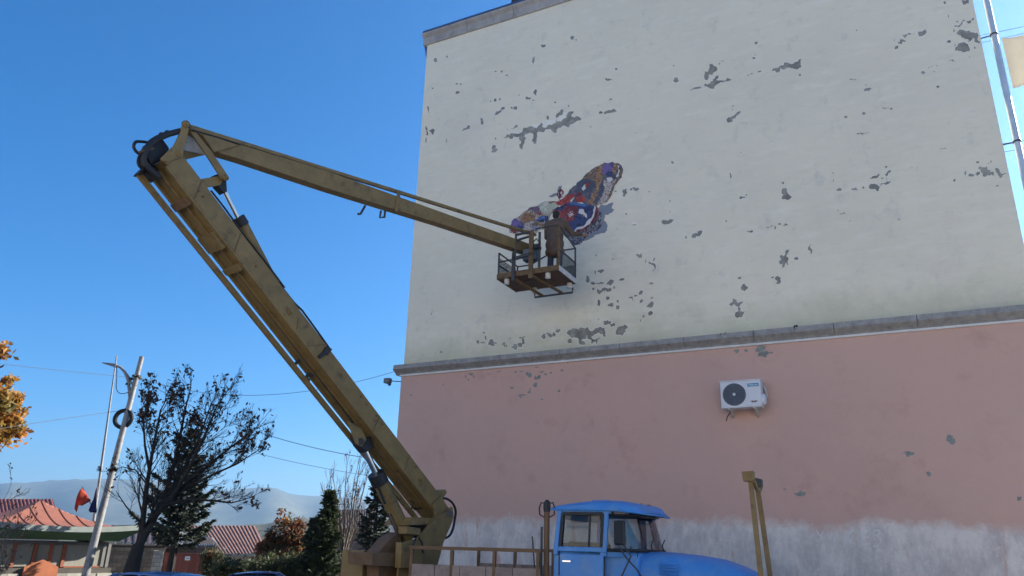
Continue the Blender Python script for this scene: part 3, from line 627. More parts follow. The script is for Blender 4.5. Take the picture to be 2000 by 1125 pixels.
# ---- air conditioner on the wall
def aircon():
    _p = onL(1409, 798, FW-.41); c = FL(_p @ F, FW-.03, _p[2]); t = empty('air_conditioner', c); tag(t, 'white outdoor air conditioner unit with round fan grille on pink wall', 'air conditioner')
    fr = lambda x, y, z: c+F*x-L*y+UP*z      # y: out from wall
    W_, H_, D0, D1 = .80, .54, .10, .38
    MB().box(fr, 0, W_, D0, D1, 0, H_).build('casing', 'ac_white', t, bevel=.012)
    MB().box(fr, -.012, W_+.012, D0-.01, D1+.012, H_, H_+.022).build('top_lid', 'ac_white', t, bevel=.006)
    MB().box(fr, .53, W_-.012, D1+.002, D1+.009, .02, H_-.02).build('front_panel', 'ac_white', t, bevel=.004)
    fc = fr(.275, D1, .272)
    MB().lathe(fc, -L, [(0, .232), (.006, .232), (.014, .225), (.014, .215), (-.0, .215)], 40).build('fan_ring', 'ac_grill', t, smooth_=True)
    MB().lathe(fc-L*.003, -L, [(0, .214), (.002, .214)], 40).build('fan_opening', 'ac_dark', t)
    m = MB()
    for r in np.linspace(.03, .205, 10):
        pts = [fc-L*.016+r*(math.cos(a)*F+math.sin(a)*UP) for a in np.linspace(0, 2*math.pi, 33)]; m.tube(pts, .0022, 4, False)
    for a in np.linspace(0, 2*math.pi, 9)[:-1]: m.tube([fc-L*.016+.02*(math.cos(a)*F+math.sin(a)*UP), fc-L*.016+.214*(math.cos(a)*F+math.sin(a)*UP)], .003, 4)
    for z in np.linspace(-.18, .18, 9):
        hx = math.sqrt(.21**2-z*z); m.tube([fc-L*.02+UP*z-F*hx, fc-L*.02+UP*z+F*hx], .003, 4)
    m.build('fan_grille', 'ac_grill', t)
    MB().lathe(fc-L*.018, -L, [(0, .03), (.01, .026)], 16).build('fan_hub', 'ac_white', t)
    b = MB().box(fr, .548, .768, D1+.0095, D1+.014, .41, .475).build('badge', 'teal', t)
    cu = bpy.data.curves.new('badge_text', 'FONT'); cu.body = 'Hisense'; cu.size = .056; cu.align_x = 'CENTER'; cu.align_y = 'CENTER'; cu.extrude = .0008
    to = bpy.data.objects.new('tmp', cu); COL.objects.link(to); dg = bpy.context.evaluated_depsgraph_get(); me = bpy.data.meshes.new_from_object(to.evaluated_get(dg)); bpy.data.objects.remove(to)
    M = Matrix([[F[i], UP[i], -L[i], (fr(.658, D1+.0155, .444)-ORG[t.name])[i]] for i in range(3)]+[[0, 0, 0, 1]]); me.transform(M)
    link('badge_text', me, 'logo_white', b)
    m = MB()
    for sg in (-1, 1):
        for k in range(3): m.prism([fr(.655+sg*(.012+.022*k), D1+.0095, .115-.004*k), fr(.655+sg*(.04+.022*k), D1+.0095, .132), fr(.655+sg*(.026+.014*k), D1+.0095, .075+.010*k)], -L*.002)
    m.build('emblem_wing', 'logo_black', t)
    MB().prism([fr(.645, D1+.0095, .125), fr(.665, D1+.0095, .125), fr(.668, D1+.0095, .1), fr(.655, D1+.0095, .088), fr(.642, D1+.0095, .1)], -L*.003).build('emblem_body', 'logo_orange', t)
    for x in (.16, .66):
        br = MB().box(fr, x-.02, x+.02, .0, .46, -.045, -.003)
        br.prism([fr(x-.015, .01, -.04), fr(x-.015, .40, -.04), fr(x-.015, .01, -.15)], F*.03); br.build('bracket', 'beige_pipe', t)
    MB().lathe(fr(W_, .25, .16), F, [(0, .12), (.03, .12), (.06, .10), (.075, .06)], 18).build('valve_cover', 'ac_white', t, smooth_=True)
    MB().tube([fr(W_+.02, .12, .46), fr(W_+.05, .1, .40), fr(W_+.06, .09, .32), fr(W_+.07, .1, .22)], .022, 8).build('pipe', 'beige_pipe', t, smooth_=True)
    MB().tube([fr(.17, .3, -.02), fr(.16, .32, -.08), fr(.1, .33, -.16), fr(.07, .33, -.25)], .011, 6).build('drain_hose', 'cable_black', t, smooth_=True)
aircon()

# ---- bracket lamp at the corner
def cornerlamp():
    e = FL(F0-.03, FW+.1, 5.70); h = onL(762, 744, FW+.05); t = empty('bracket_lamp', e); tag(t, 'small grey floodlight on thin arm under the ledge corner', 'floodlight')
    MB().tube([e+F*.1, h], .012, 8).build('arm', 'dark_steel', t)
    MB().obox(h-F*.08+UP*.01, F, L, UP, .09, .07, .065).build('lamp_head', 'roof_tin', t, bevel=.012)
    MB().obox(h-F*.02-UP*.08, unit(F+UP), L, unit(UP-F), .035, .02, .045).build('sensor', 'dark_steel', t)
cornerlamp()

# ---- laundry beyond the right corner
def laundry():
    for k, (pz, zs, name, lab) in enumerate([(74, (75, 172), 'laundry_sheet', 'beige sheet hanging on the upper laundry line beside the downpipe'), (292, (293, 338), 'laundry_towel', 'pale fringed towel on the lower laundry line beside the downpipe')]):
        d = FW+2.25+.1*k; a = onL(1956 if k == 0 else 1986, zs[0], d); b0 = onL(1969 if k == 0 else 1994, zs[1], d)
        ht = a[2]-b0[2]; wd = 1.5 if k == 0 else 1.1
        rows = []
        for i in range(13):
            v = i/12; rows.append([a+F*(u*wd+v*.02)-UP*(v*ht+.04*math.sin(u*3.1)*(1-v))+L*(.05*math.sin(u*14+v*1.5)*(.2+v)+.03*math.sin(u*5)) for u in np.linspace(0, 1, 33)])
        o = MB().grid(rows).build(name, 'cloth', None, smooth_=True, fix=False); so_ = o.modifiers.new('solid', 'SOLIDIFY'); so_.thickness = .004
        tag(o, lab, 'laundry')
        if k == 1:
            pass
        for q in range(2):
            z = a[2]+.01+q*.28; s = FL(F1-.05, d+.02*q, z-.05); e = FL(F1+10.6, FW+2.3, z+.3); pts = [s+(e-s)*t-UP*.25*math.sin(math.pi*t) for t in np.linspace(0, 1, 13)]
            if q == 0: pts = [np.array([*p[:2], a[2]+.004+.12*(max((p-a)@F-wd, 0)/9)]) for p in pts]
            tag(MB().tube(pts, .006, 5).build('laundry_line', 'wire_grey'), ['thin laundry line carrying the beige sheet', 'empty return line above the beige sheet', 'thin laundry line carrying the fringed towel', 'empty return line above the fringed towel'][k*2+q], 'line')
    p = FL(F1+10.6, FW+2.3, 0); t = MB().tube([p-UP*1.2, p+UP*14.6], [.14, .09], 12)
    tag(t.build('laundry_post', 'dark_steel', smooth_=True), 'tall steel post holding the far ends of the laundry lines', 'post')
laundry()

# ================================================================== LIFT TRUCK
TF = lambda x, y, z: F*x+L*(12+y)+UP*z          # truck frame: x forward, y away from the photographer's side
TRK = empty('lift_truck', TF(-5, 0, 0))
tag(TRK, 'blue-cabbed truck with ochre folding lift boom and work basket', 'lift truck')
BA = onL(830, 1060, 12.0); _b = onL(1035, 500, 14.8); HD = _b-BA; HD[2] = 0; HD = unit(HD); LT = np.array([HD[1], -HD[0], 0])
def bp(px, py, lat=0.0):                         # pixel -> point in the boom's vertical plane, lat metres to its right
    r = ray(px, py); t = ((BA+LT*lat-CAM) @ LT)/(r @ LT); return CAM+r*t
def plate(px, lat, th, name, m, parent=TRK, bevel=0):
    return MB().prism([bp(x, y, lat) for x, y in px], -LT*th).build(name, m, parent, bevel=bevel)
def cyl(a, b, r, name, m, parent=TRK, n=14): return MB().tube([a, b], r, n).build(name, m, parent, smooth_=True)

def truck_base():
    for y in (-.42, .42): MB().box(TF, -8.25, -1.8, y-.04, y+.04, .72, .95).build('chassis_rail', 'dark_steel', TRK)
    for x, dual in ((-2.75, 0), (-6.55, 1)):
        MB().tube([TF(x, -.85, .5), TF(x, .85, .5)], .08, 10).build('axle', 'dark_steel', TRK)
        for sy in (-1, 1):
            for k in range(1+dual):
                yc = sy*(.92-.27*k)
                wh = MB().lathe(TF(x, yc-.12, .5), L, [(0, .33), (0, .44), (.03, .49), (.12, .505), (.21, .49), (.24, .44), (.24, .33)], 28).build('wheel', 'rubber', TRK, smooth_=True)
                MB().lathe(TF(x, yc+sy*.125, .5), -L*sy, [(0, .31), (.05, .29), (.07, .16), (-.01, .12), (-.02, .05)], 20).build('rim', 'cab_blue', wh, smooth_=True)
    # front end
    MB().box(TF, -1.86, -1.70, -1.1, 1.1, .55, .80).build('bumper', 'cab_blue', TRK, bevel=.02)
    def sec(x, hw, zt, zb, n=14):       # hood section from right bottom over the top to left bottom
        pts = []
        for i in range(n+1):
            a = math.pi*i/n; cx, sz = math.cos(a), math.sin(a)
            pts.append(TF(x, -hw*math.copysign(abs(cx)**.45, cx), zb+(zt-zb)*abs(sz)**.5))
        return pts
    MB().grid([sec(-3.62, .80, 1.69, .9), sec(-3.3, .74, 1.685, .9), sec(-2.9, .68, 1.655, .9), sec(-2.55, .62, 1.605, .9), sec(-2.25, .56, 1.51, .9), sec(-2.06, .52, 1.42, .9), sec(-1.95, .47, 1.32, .9), sec(-1.9, .44, 1.26, .9)]).build('hood', 'cab_blue', TRK, smooth_=True)
    g = MB().box(TF, -1.93, -1.885, -.5, .5, .85, 1.32).build('grille', 'ac_grill', TRK)
    for z in np.linspace(.9, 1.28, 7): MB().box(TF, -1.884, -1.87, -.46, .46, z-.012, z+.012).build('grille_bar', 'ac_white', g)
    for sy in (-1, 1):
        rows = []
        for i in range(15):
            a = math.pi*i/14; x = -2.75+.72*math.cos(a); z = .62+.60*math.sin(a)**.7
            rows.append([TF(x, sy*.56, z+.04), TF(x, sy*.8, z+.03), TF(x, sy*1.05, z), TF(x, sy*1.12, z-.09), TF(x, sy*1.12, z-.16)])
        MB().grid(rows).build('fender', 'cab_blue', TRK, smooth_=True)
        MB().lathe(TF(-2.02, sy*.86, .98), F, [(0, .13), (.1, .12), (.12, .1), (.13, .02)], 18).build('headlight', 'lamp_clear', TRK, smooth_=True)
        MB().box(TF, -3.0, -2.04, sy*.86-.14, sy*.86+.14, .88, 1.08).build('light_pod', 'cab_blue', TRK, bevel=.05)
    for k in range(4):
        MB().prism([TF(-3.30, -.735, 1.40+.045*k), TF(-3.30, -.775, 1.385+.045*k), TF(-3.30, -.735, 1.415+.045*k)], F*.26).build('hood_louver', 'cab_blue', TRK)
    # cab: lower body
    body = MB()
    body.hexa([TF(-4.86, -1.0, .85), TF(-3.58, -.98, .85), TF(-3.58, .98, .85), TF(-4.86, 1.0, .85), TF(-4.86, -.985, 1.66), TF(-3.58, -.80, 1.66), TF(-3.58, .80, 1.66), TF(-4.86, .985, 1.66)])
    cab = body.build('cab_body', 'cab_blue', TRK, bevel=.04)
    # pillars and headers
    p = MB()
    for sy in (-1, 1):
        yb, yt = sy*.975, sy*.905
        p.beam(TF(-4.81, yb, 1.6), TF(-4.77, yt, 2.26), .10, .07, up=F)
        p.beam(TF(-4.06, yb, 1.6), TF(-4.04, yt, 2.26), .055, .10, up=F)
        p.beam(TF(-4.82, yt, 2.24), TF(-3.95, yt, 2.24), .06, .08)
        p.beam(TF(-4.82, yb, 1.69), TF(-4.0, yb-.0, 1.69), .06, .07)
        p.beam(TF(-4.82, sy*.86, 1.6), TF(-4.77, sy*.8, 2.26), .16, .05, up=F)
    p.hexa([TF(-4.86, -.9, 1.64), TF(-4.80, -.9, 1.64), TF(-4.80, .9, 1.64), TF(-4.86, .9, 1.64), TF(-4.84, -.9, 1.78), TF(-4.78, -.9, 1.78), TF(-4.78, .9, 1.78), TF(-4.84, .9, 1.78)])
    p.box(TF, -4.84, -4.78, -.86, .86, 2.12, 2.26)
    p.build('cab_pillars', 'cab_blue', TRK, bevel=.012)
    # curved windscreen strip
    plan = [(-4.02, -.965), (-3.86, -.945), (-3.73, -.86), (-3.63, -.68), (-3.56, -.4), (-3.53, 0), (-3.56, .4), (-3.63, .68), (-3.73, .86), (-3.86, .945), (-4.02, .965)]
    top = [(x-.10-.06*(1-abs(y)), y*.93) for x, y in plan]
    MB().grid([[TF(x, y, 1.70) for x, y in plan], [TF(x, y, 2.20) for x, y in top]]).build('windscreen', 'cab_glass', TRK, smooth_=True, fix=False)
    sr = MB().tube([TF(x+.005, y*1.005, 1.69) for x, y in plan], .028, 6); sr.tube([TF(x+.005, y*1.005, 2.20) for x, y in top], .028, 6)
    for i in (0, -1): sr.tube([TF(plan[i][0], plan[i][1], 1.69), TF(top[i][0], top[i][1], 2.2)], .026, 6)
    sr.build('windscreen_seal', 'rubber', TRK)
    MB().grid([[TF(x*1.0-.02, y*.99, 1.60) for x, y in plan], [TF(x, y, 1.695) for x, y in plan]]).build('cowl', 'cab_blue', TRK, smooth_=True, fix=False)
    # roof shell with visor brim
    rows = []
    for i in range(13):
        t = i/12; x = -4.90+1.36*t
        crown = .155*math.sin(math.pi*min(1, .10+.84*(1-t)**.85))**.6 if t < .98 else .02
        hw = .96 if t < .75 else .96-.30*((t-.75)/.25)**2
        zb = 2.235-(.05*((t-.7)/.3)**2 if t > .7 else 0)
        row = []
        for j in range(17):
            a = math.pi*j/16; c = math.cos(a)
            row.append(TF(x+.10*(1-abs(c))*(t > .85), -hw*math.copysign(abs(c)**.6, c), zb+.03+crown*math.sin(a)**.55))
        rows.append(row)
    m = MB().grid(rows); m.add(rows[0], [tuple(range(17))]); m.add(rows[-1], [tuple(range(16, -1, -1))])
    rf = m.build('cab_roof', 'cab_blue', TRK, smooth_=True)
    rl = MB()
    for sy in (-1, 1): rl.tube([TF(-4.91, sy*.955, 2.255), TF(-4.4, sy*.965, 2.255), TF(-3.9, sy*.96, 2.25), TF(-3.66, sy*.86, 2.23), TF(-3.5, sy*.6, 2.21), TF(-3.44, 0, 2.21)], .016, 6)
    rl.build('drip_rail', 'cab_blue', rf, smooth_=True)
    MB().box(TF, -4.80, -3.75, -.88, .88, 2.20, 2.235).build('headlining', 'cab_interior', rf)
    for i, (x, y) in enumerate([(-3.70, -.25), (-3.66, 0), (-3.70, .25)]):
        MB().lathe(TF(x, y, 2.31), UP, [(0, .05), (.05, .045), (.075, .02)], 12).build('marker_lamp', 'logo_orange', rf, smooth_=True)
    MB().obox(TF(-4.35, -.1, 2.425), F, L, UP, .14, .2, .012).build('roof_vent', 'cab_blue', rf)
    # door
    d = MB().prism([TF(-4.74, -1.0, .95), TF(-4.06, -1.0, .95), TF(-4.05, -.992, 1.62), TF(-4.74, -.992, 1.62)], -L*.012).build('door', 'cab_blue', TRK, bevel=.02)
    MB().beam(TF(-4.68, -1.03, 1.52), TF(-4.55, -1.03, 1.52), .02, .02).build('door_handle', 'chrome', d)
    sm_ = MB()
    for a, b in (((-4.752, .93), (-4.752, 1.66)), ((-4.045, .93), (-4.035, 1.66)), ((-4.752, .93), (-4.045, .93))): sm_.beam(TF(a[0], -1.001+.012*(a[1]-.9), a[1]), TF(b[0], -1.001+.012*(b[1]-.9), b[1]), .012, .012, up=L)
    sm_.beam(TF(-3.60, -.815, 1.0), TF(-3.60, -.80, 1.66), .012, .014, up=L)
    sm_.build('door_gap', 'rubber', TRK)
    MB().beam(TF(-4.84, -1.004, 1.30), TF(-3.62, -.985, 1.30), .012, .03, up=UP).build('belt_line', 'cab_blue', TRK)
    fr = MB()
    q = [TF(-4.74, -.965, 1.685), TF(-4.09, -.965, 1.685), TF(-4.075, -.915, 2.2), TF(-4.72, -.915, 2.2)]
    for a, b in zip(q, q[1:]+q[:1]): fr.beam(a-L*.012, b-L*.012, .045, .045, up=L)
    fr.beam(TF(-4.29, -.975, 1.69), TF(-4.28, -.925, 2.19), .018, .025, up=F)
    fr.build('window_frame', 'rubber', d)
    MB().add([p_-L*.004 for p_ in q], [(0, 1, 2, 3)]).build('side_glass', 'cab_glass', d, fix=False)
    q2 = [TF(-4.74, .965, 1.685), TF(-4.09, .965, 1.685), TF(-4.075, .915, 2.2), TF(-4.72, .915, 2.2)]
    MB().add(q2, [(0, 1, 2, 3)]).build('side_glass', 'cab_glass', TRK, fix=False)
    MB().add([TF(-4.82, -.72, 1.78), TF(-4.82, .72, 1.78), TF(-4.80, .72, 2.12), TF(-4.80, -.72, 2.12)], [(0, 1, 2, 3)]).build('rear_glass', 'cab_glass', TRK, fix=False)
    # inside
    MB().box(TF, -4.72, -4.56, -.8, .8, 1.2, 1.80).build('seat_back', 'seat_dark', TRK, bevel=.05)
    MB().tube([TF(-4.05, .45+.2*math.cos(a), 1.68+.18*math.sin(a)) for a in np.linspace(0, 6.283, 21)], .014, 6).build('steering_wheel', 'rubber', TRK, smooth_=True)
    MB().prism([TF(-4.0, -.75, 1.66), TF(-3.62, -.45, 1.66), TF(-3.62, .45, 1.66), TF(-4.0, .75, 1.66)], UP*.06).build('dashboard', 'cab_interior', TRK)
    MB().hexa([TF(-3.80, -.45, 1.73), TF(-3.68, -.36, 1.73), TF(-3.67, -.36, 1.73), TF(-3.79, -.45, 1.73), TF(-3.98, -.55, 2.12), TF(-3.88, -.46, 2.15), TF(-3.87, -.46, 2.15), TF(-3.97, -.55, 2.12)]).build('paper_sheet', 'paper_blue', TRK)
    # mirror on stalks, wipers
    mir = MB().obox(TF(-3.74, -1.16, 1.93), unit(F*.93-L*.36), unit(L*.93+F*.36), UP, .10, .025, .17).build('mirror', 'rubber', TRK, bevel=.03)
    MB().tube([TF(-3.78, -1.14, 1.78), TF(-3.70, -1.08, 1.62), TF(-3.55, -.95, 1.42), TF(-3.50, -.86, 1.28)], .012, 6).tube([TF(-3.72, -1.12, 1.8), TF(-3.62, -1.04, 1.62), TF(-3.8, -1.0, 1.30)], .012, 6).build('mirror_stalk', 'dark_steel', mir, smooth_=True)
    for y in (-.45, .15): MB().tube([TF(-3.48, y, 1.70), TF(-3.53, y+.1, 1.78), TF(-3.57, y+.38, 1.86)], .01, 5).build('wiper', 'rubber', TRK)
    # horn-topped post behind the cab
    po = MB().tube([TF(-4.98, -.95, .9), TF(-4.98, -.95, 2.30)], .045, 10).build('post', 'rust_rod', TRK, smooth_=True)
    MB().tube([TF(-4.98, -.95, 2.22), TF(-4.98, -.95, 2.28), TF(-4.98, -.95, 2.36), TF(-4.98, -.95, 2.40)], [.05, .06, .055, .02], 10).build('post_cap', 'grease', po)
    for sx in (-1, 1): MB().tube([TF(-4.98+sx*.02, -.95, 2.34), TF(-4.98+sx*.1, -.95, 2.36), TF(-4.98+sx*.13, -.95, 2.28), TF(-4.98+sx*.12, -.95, 2.18), TF(-4.98+sx*.04, -.95, 2.14)], .011, 6).build('hoop', 'grease', po, smooth_=True)
    MB().tube([TF(-5.05, -.98, 1.3), TF(-5.05, -.98, 2.0)], .02, 6).tube([TF(-5.16, -.98, 1.4), TF(-5.20, -1.0, 1.86)], .012, 6).build('lever', 'dark_steel', TRK)
    # platform with boards
    MB().box(TF, -8.25, -4.98, -1.12, 1.12, .98, 1.06).build('platform_deck', 'dark_steel', TRK)
    n = 0
    for x in np.arange(-7.3, -5.0, .46):
        MB().box(TF, x+.006, min(x+.454, -5.0), -1.13, -1.10, 1.06, 1.40).build('side_board', 'grey_board', TRK)
        MB().box(TF, x+.006, min(x+.454, -5.0), 1.10, 1.13, 1.06, 1.40).build('side_board', 'grey_board', TRK)
    for x in (-7.3, -6.54, -5.78, -5.04):
        for y in (-1.115, 1.115): MB().box(TF, x-.025, x+.025, y-.02, y+.02, 1.0, 1.626).build('stake', 'rust_rod', TRK)
    for y in (-1.115, 1.115): MB().box(TF, -7.35, -4.99, y-.03, y+.03, 1.625, 1.675).build('board_rail', 'rust_rod', TRK)
    MB().box(TF, -8.72, -8.26, -1.12, -.72, 1.05, 1.58).build('tool_box', 'yellow', TRK, bevel=.012)
    MB().box(TF, -8.9, -7.4, -.6, .9, 1.06, 1.30).build('rear_box', 'rust_rod', TRK, bevel=.02)
    for x in (-5.3, -8.1):
        for sy in (-1, 1):
            MB().box(TF, x-.07, x+.07, sy*1.13-.07, sy*1.13+.07, .12, 1.0).build('outrigger_leg', 'yellow', TRK)
            MB().box(TF, x-.16, x+.16, sy*1.13-.16, sy*1.13+.16, -.01, .1).build('outrigger_foot', 'dark_steel', TRK)
    # boom rest on the front bumper
    rs = MB()
    for (y0, y1) in ((-.42, -.22), (.52, .30)):
        MB().beam(TF(-1.93, y0, .7), TF(-2.03, y1, 2.72), .065, .065, up=F).build('rest_post', 'yellow', TRK)
    MB().hexa([TF(-2.12, -.32, 2.70), TF(-1.98, -.32, 2.70), TF(-1.98, -.16, 2.70), TF(-2.12, -.16, 2.70), TF(-2.13, -.34, 2.83), TF(-1.97, -.34, 2.84), TF(-1.97, -.16, 2.84), TF(-2.13, -.16, 2.83)]).build('rest_head', 'yellow', TRK)
    MB().hexa([TF(-2.06, .22, 2.66), TF(-1.95, .22, 2.66), TF(-1.95, .36, 2.66), TF(-2.06, .36, 2.66), TF(-2.06, .22, 2.80), TF(-1.95, .22, 2.77), TF(-1.95, .36, 2.77), TF(-2.06, .36, 2.80)]).build('rest_head', 'dark_steel', TRK)
    MB().tube([TF(-1.97, -.30, 2.70), TF(-1.97, -.1, 2.60), TF(-1.97, .15, 2.60), TF(-1.97, .33, 2.68)], .03, 8).build('rest_cradle', 'yellow', TRK, smooth_=True)
truck_base()

def boom():
    W2 = .25
    # turntable
    c = BA*np.array([1, 1, 0])
    MB().lathe(c+UP*1.06, UP, [(0, .55), (.12, .55), (.14, .50), (.30, .48)], 28).build('slew_ring', 'dark_steel', TRK, smooth_=True)
    tt = []
    for lat in (.36, -.30):
        plate([(850, 1009), (872, 1000), (884, 1004), (884, 1018), (866, 1060), (846, 1140), (776, 1140), (783, 1060), (815, 1052), (838, 1026)], lat, .04, 'turntable_cheek', 'yellow')
    plate([(806, 1010), (852, 1012), (842, 1024), (794, 1026)], .30, .58, 'turntable_shelf', 'yellow')
    plate([(796, 1026), (842, 1024), (822, 1050), (800, 1052)], .1, .3, 'turntable_web', 'dark_steel')
    plate([(795, 1028), (822, 1032), (821, 1046), (795, 1043)], .42, .22, 'valve_box', 'yellow', bevel=.012)
    plate([(784, 1059), (826, 1064), (826, 1110), (782, 1110)], .50, .14, 'control_box', 'yellow', bevel=.012)
    plate([(740, 1078), (762, 1052), (782, 1040), (786, 1130), (740, 1130)], .12, .3, 'cylinder_mount', 'rust_rod')
    plate([(727, 1080), (785, 1080), (785, 1108), (727, 1104)], .30, .6, 'base_beam', 'rust_rod')
    for k, pts in enumerate([[(818, 1050), (824, 1060), (826, 1080)], [(812, 1052), (806, 1068), (802, 1090)]]):
        MB().tube([bp(x, y, .52) for x, y in pts], .016, 6).build('hose', 'rubber', TRK, smooth_=True)
    # lower boom
    def box_boom(pts, w, name, inset=.0):
        near = [bp(x, y, w) for x, y in pts]; m = MB(); m.prism(near, -LT*2*w); return m.build(name, 'yellow', TRK, bevel=.012)
    lo = box_boom([(352, 296), (866, 975), (862, 1012), (318, 312)], W2, 'lower_boom')
    a0, a1 = bp(327, 324, W2), bp(849, 994, W2)
    dn = unit(np.cross(unit(a1-a0), LT)); dn = dn if dn[2] < 0 else -dn
    for lat, h_, w_ in ((W2-.03, .03, .06), (.02, .035, .05), (-W2+.03, .03, .06)):
        o = LT*(lat-W2)
        MB().beam(a0+o+dn*h_*.5, a1+o+dn*h_*.5, w_, h_, up=dn).build('boom_rib', 'yellow', lo)
    for px in ((590, 666), (700, 806), (480, 521)):
        q = bp(*px, W2); 
    for (px, py, r) in ((567, 608, .045), (822, 936, .04)):
        MB().lathe(bp(px, py, W2), LT, [(0, r*1.4), (.02, r*1.4), (.022, r*.8), (.05, r*.75)], 16).build('boom_pin', 'yellow', lo, smooth_=True)
    # clamp band on the underside near the elbow
    u = unit(a1-a0)
    for t, wd in ((.55, .06), (1.25, .14), (1.75, .05)):
        q = a0+u*t-LT*W2+dn*.035; MB().obox(q, u, LT, dn, wd, W2*.8, .05).build('boom_bracket', 'rust_rod' if t < 1 else 'yellow', lo)
    for (p, q) in (((395, 352), (380, 388)), ((583, 620), (580, 644)), ((640, 672), (600, 676)), ((742, 812), (728, 842)), ((800, 888), (790, 920)), ((470, 456), (458, 492))):
        MB().beam(bp(*p, W2+.004), bp(*q, W2+.004), .014, .010, up=LT).build('weld_seam', 'rust_rod', lo)
    for (x, y) in ((705, 775), (716, 790), (735, 812), (746, 828), (388, 372), (396, 384), (500, 520), (812, 912)):
        MB().lathe(bp(x, y, W2), LT, [(0, .022), (.012, .022), (.014, .012), (.02, .010)], 6).build('bolt', 'rust_rod', lo)
    MB().tube([bp(x, y, .18) for x, y in [(412, 372), (440, 408), (476, 458), (516, 508), (556, 562)]], .014, 6).build('hose', 'rubber', lo, smooth_=True)
    MB().tube([bp(x, y, -.05) for x, y in [(315, 345), (400, 452), (500, 580), (600, 708), (690, 825)]], .016, 6).build('hose', 'rubber', lo, smooth_=True)
    # base knuckle
    for lat in (W2+.05, -W2-.03): plate([(846, 985), (862, 970), (876, 992), (884, 990), (886, 1012), (872, 1028), (852, 1020)], lat, .03, 'boom_knuckle', 'yellow')
    MB().tube([bp(878, 1003, .40), bp(878, 1003, -.34)], .06, 16).build('hinge_pin', 'dark_steel', TRK, smooth_=True)
    plate([(852, 961), (870, 956), (873, 962), (864, 975), (858, 968)], .18, .3, 'hose_guide', 'yellow')
    for k in range(3):
        MB().tube(sp([bp(x, y, .1-.09*k) for x, y in [(860, 974), (872, 974), (884, 983), (890, 998), (888, 1015), (884, 1035), (876, 1048), (862, 1053)]]), .022, 8).build('hose', 'rubber', TRK, smooth_=True)
    MB().tube([bp(x, y, .0) for x, y in [(803, 978), (808, 983), (803, 992), (815, 994), (826, 992)]], .014, 6).build('hose', 'rubber', TRK, smooth_=True)
    # long levelling rod left of the lower boom
    MB().beam(bp(269, 338, -.12), bp(812, 1012, -.12), .06, .075, up=dn).build('levelling_rod', 'yellow', TRK)
    for (p, q) in (((576, 712), (584, 703)), ((597, 740), (602, 730)), ((602, 730), (610, 735)), ((594, 736), (604, 744))):
        MB().beam(bp(*p, -.12), bp(*q, -.12), .05, .04).build('rod_bracket', 'dark_steel', TRK)
    # lift cylinder under the lower boom
    for lat in (.14, -.10): plate([(680, 822), (706, 838), (716, 858), (706, 872), (696, 866), (689, 848)], lat, .03, 'lug', 'yellow')
    MB().tube([bp(704, 862, .16), bp(704, 862, -.16)], .06, 14).build('lug_pin', 'grease', TRK, smooth_=True)
    plate([(697, 853), (724, 852), (732, 872), (715, 884), (703, 870)], .09, .18, 'rod_eye', 'grease', bevel=.01)
    cyl(bp(706, 864), bp(742, 942), .055, 'piston_rod', 'chrome')
    cy = cyl(bp(738, 932), bp(796, 1052), .125, 'lift_cylinder', 'yellow', n=20)
    MB().tube([bp(734, 925), bp(743, 944)], .15, 18).build('gland', 'grease', cy, smooth_=True)
    MB().tube([bp(735, 943, .14), bp(741, 956, .14), bp(752, 984, .15)], .022, 6).build('hose', 'rubber', cy, smooth_=True)
    for p in (((757, 1003), (778, 1050)), ((763, 1003), (779, 1040))): MB().tube([bp(*p[0], .15), bp(*p[1], .15)], .012, 6).build('cylinder_pipe', 'dark_steel', cy)
    # elbow
    W1 = .10
    el = [(357, 242), (367, 242), (369, 252), (359, 291), (358, 304), (328, 317), (316, 314), (314, 309), (340, 284), (351, 262)]
    for lat in (W2+.03, -W2): plate(el, lat, .03, 'elbow_plate', 'yellow')
    for (px, py, r) in ((350, 300, .055), (323.5, 315.5, .035), (363, 243, .05)):
        MB().lathe(bp(px, py, W2+.03), LT, [(0, r), (.02, r), (.024, r*.55), (.05, r*.5)], 18).build('elbow_pin', 'yellow', TRK, smooth_=True)
    MB().tube([bp(363, 243, W2+.03), bp(363, 243, -W2-.03)], .06, 14).build('elbow_shaft', 'dark_steel', TRK, smooth_=True)
    plate([(369, 255), (360, 293), (405, 303), (400, 290), (378, 262)], -.16, .02, 'white_cheek', 'white_plate')
    plate([(360, 294), (400, 302), (376, 308), (358, 313)], -.12, .03, 'elbow_gusset', 'yellow')
    up = [(366, 249), (374, 250), (470, 282), (640, 334), (776, 383), (960, 449), (1040, 478), (1040, 497), (960, 470), (864, 438), (640, 368), (470, 311), (430, 299), (394, 264)]
    ub = MB(); near = [bp(x, y, W1) for x, y in up]; ub.prism(near, -LT*2*W1); ub = ub.build('upper_boom', 'yellow', TRK, bevel=.008)
    # widened foot of the upper boom
    plate([(396, 263), (420, 268), (466, 284), (418, 297)], W1+.03, .03, 'boom_foot', 'yellow')
    for lat in (W2-.02, -W2+.02):
        plate([(372, 257), (383, 259), (412, 294), (444, 341), (446, 349), (440, 353), (433, 349), (402, 300)], lat, .03, 'link_arm', 'yellow')
    MB().lathe(bp(440, 347, W2-.02), LT, [(0, .05), (.02, .05), (.024, .03), (.05, .028)], 16).build('link_pin', 'yellow', TRK, smooth_=True)
    MB().tube([bp(440, 347, W2), bp(440, 347, -W2)], .045, 14).build('link_shaft', 'grease', TRK, smooth_=True)
    for lat in (.16, -.10): plate([(388, 350), (428, 344), (440, 346), (430, 361), (402, 366)], lat, .05, 'lever_arm', 'yellow')
    plate([(418, 342), (432, 338), (442, 345), (444, 374), (438, 377), (425, 363)], .07, .14, 'rod_clevis', 'grease', bevel=.01)
    cyl(bp(437, 370), bp(470, 436), .038, 'piston_rod', 'chrome')
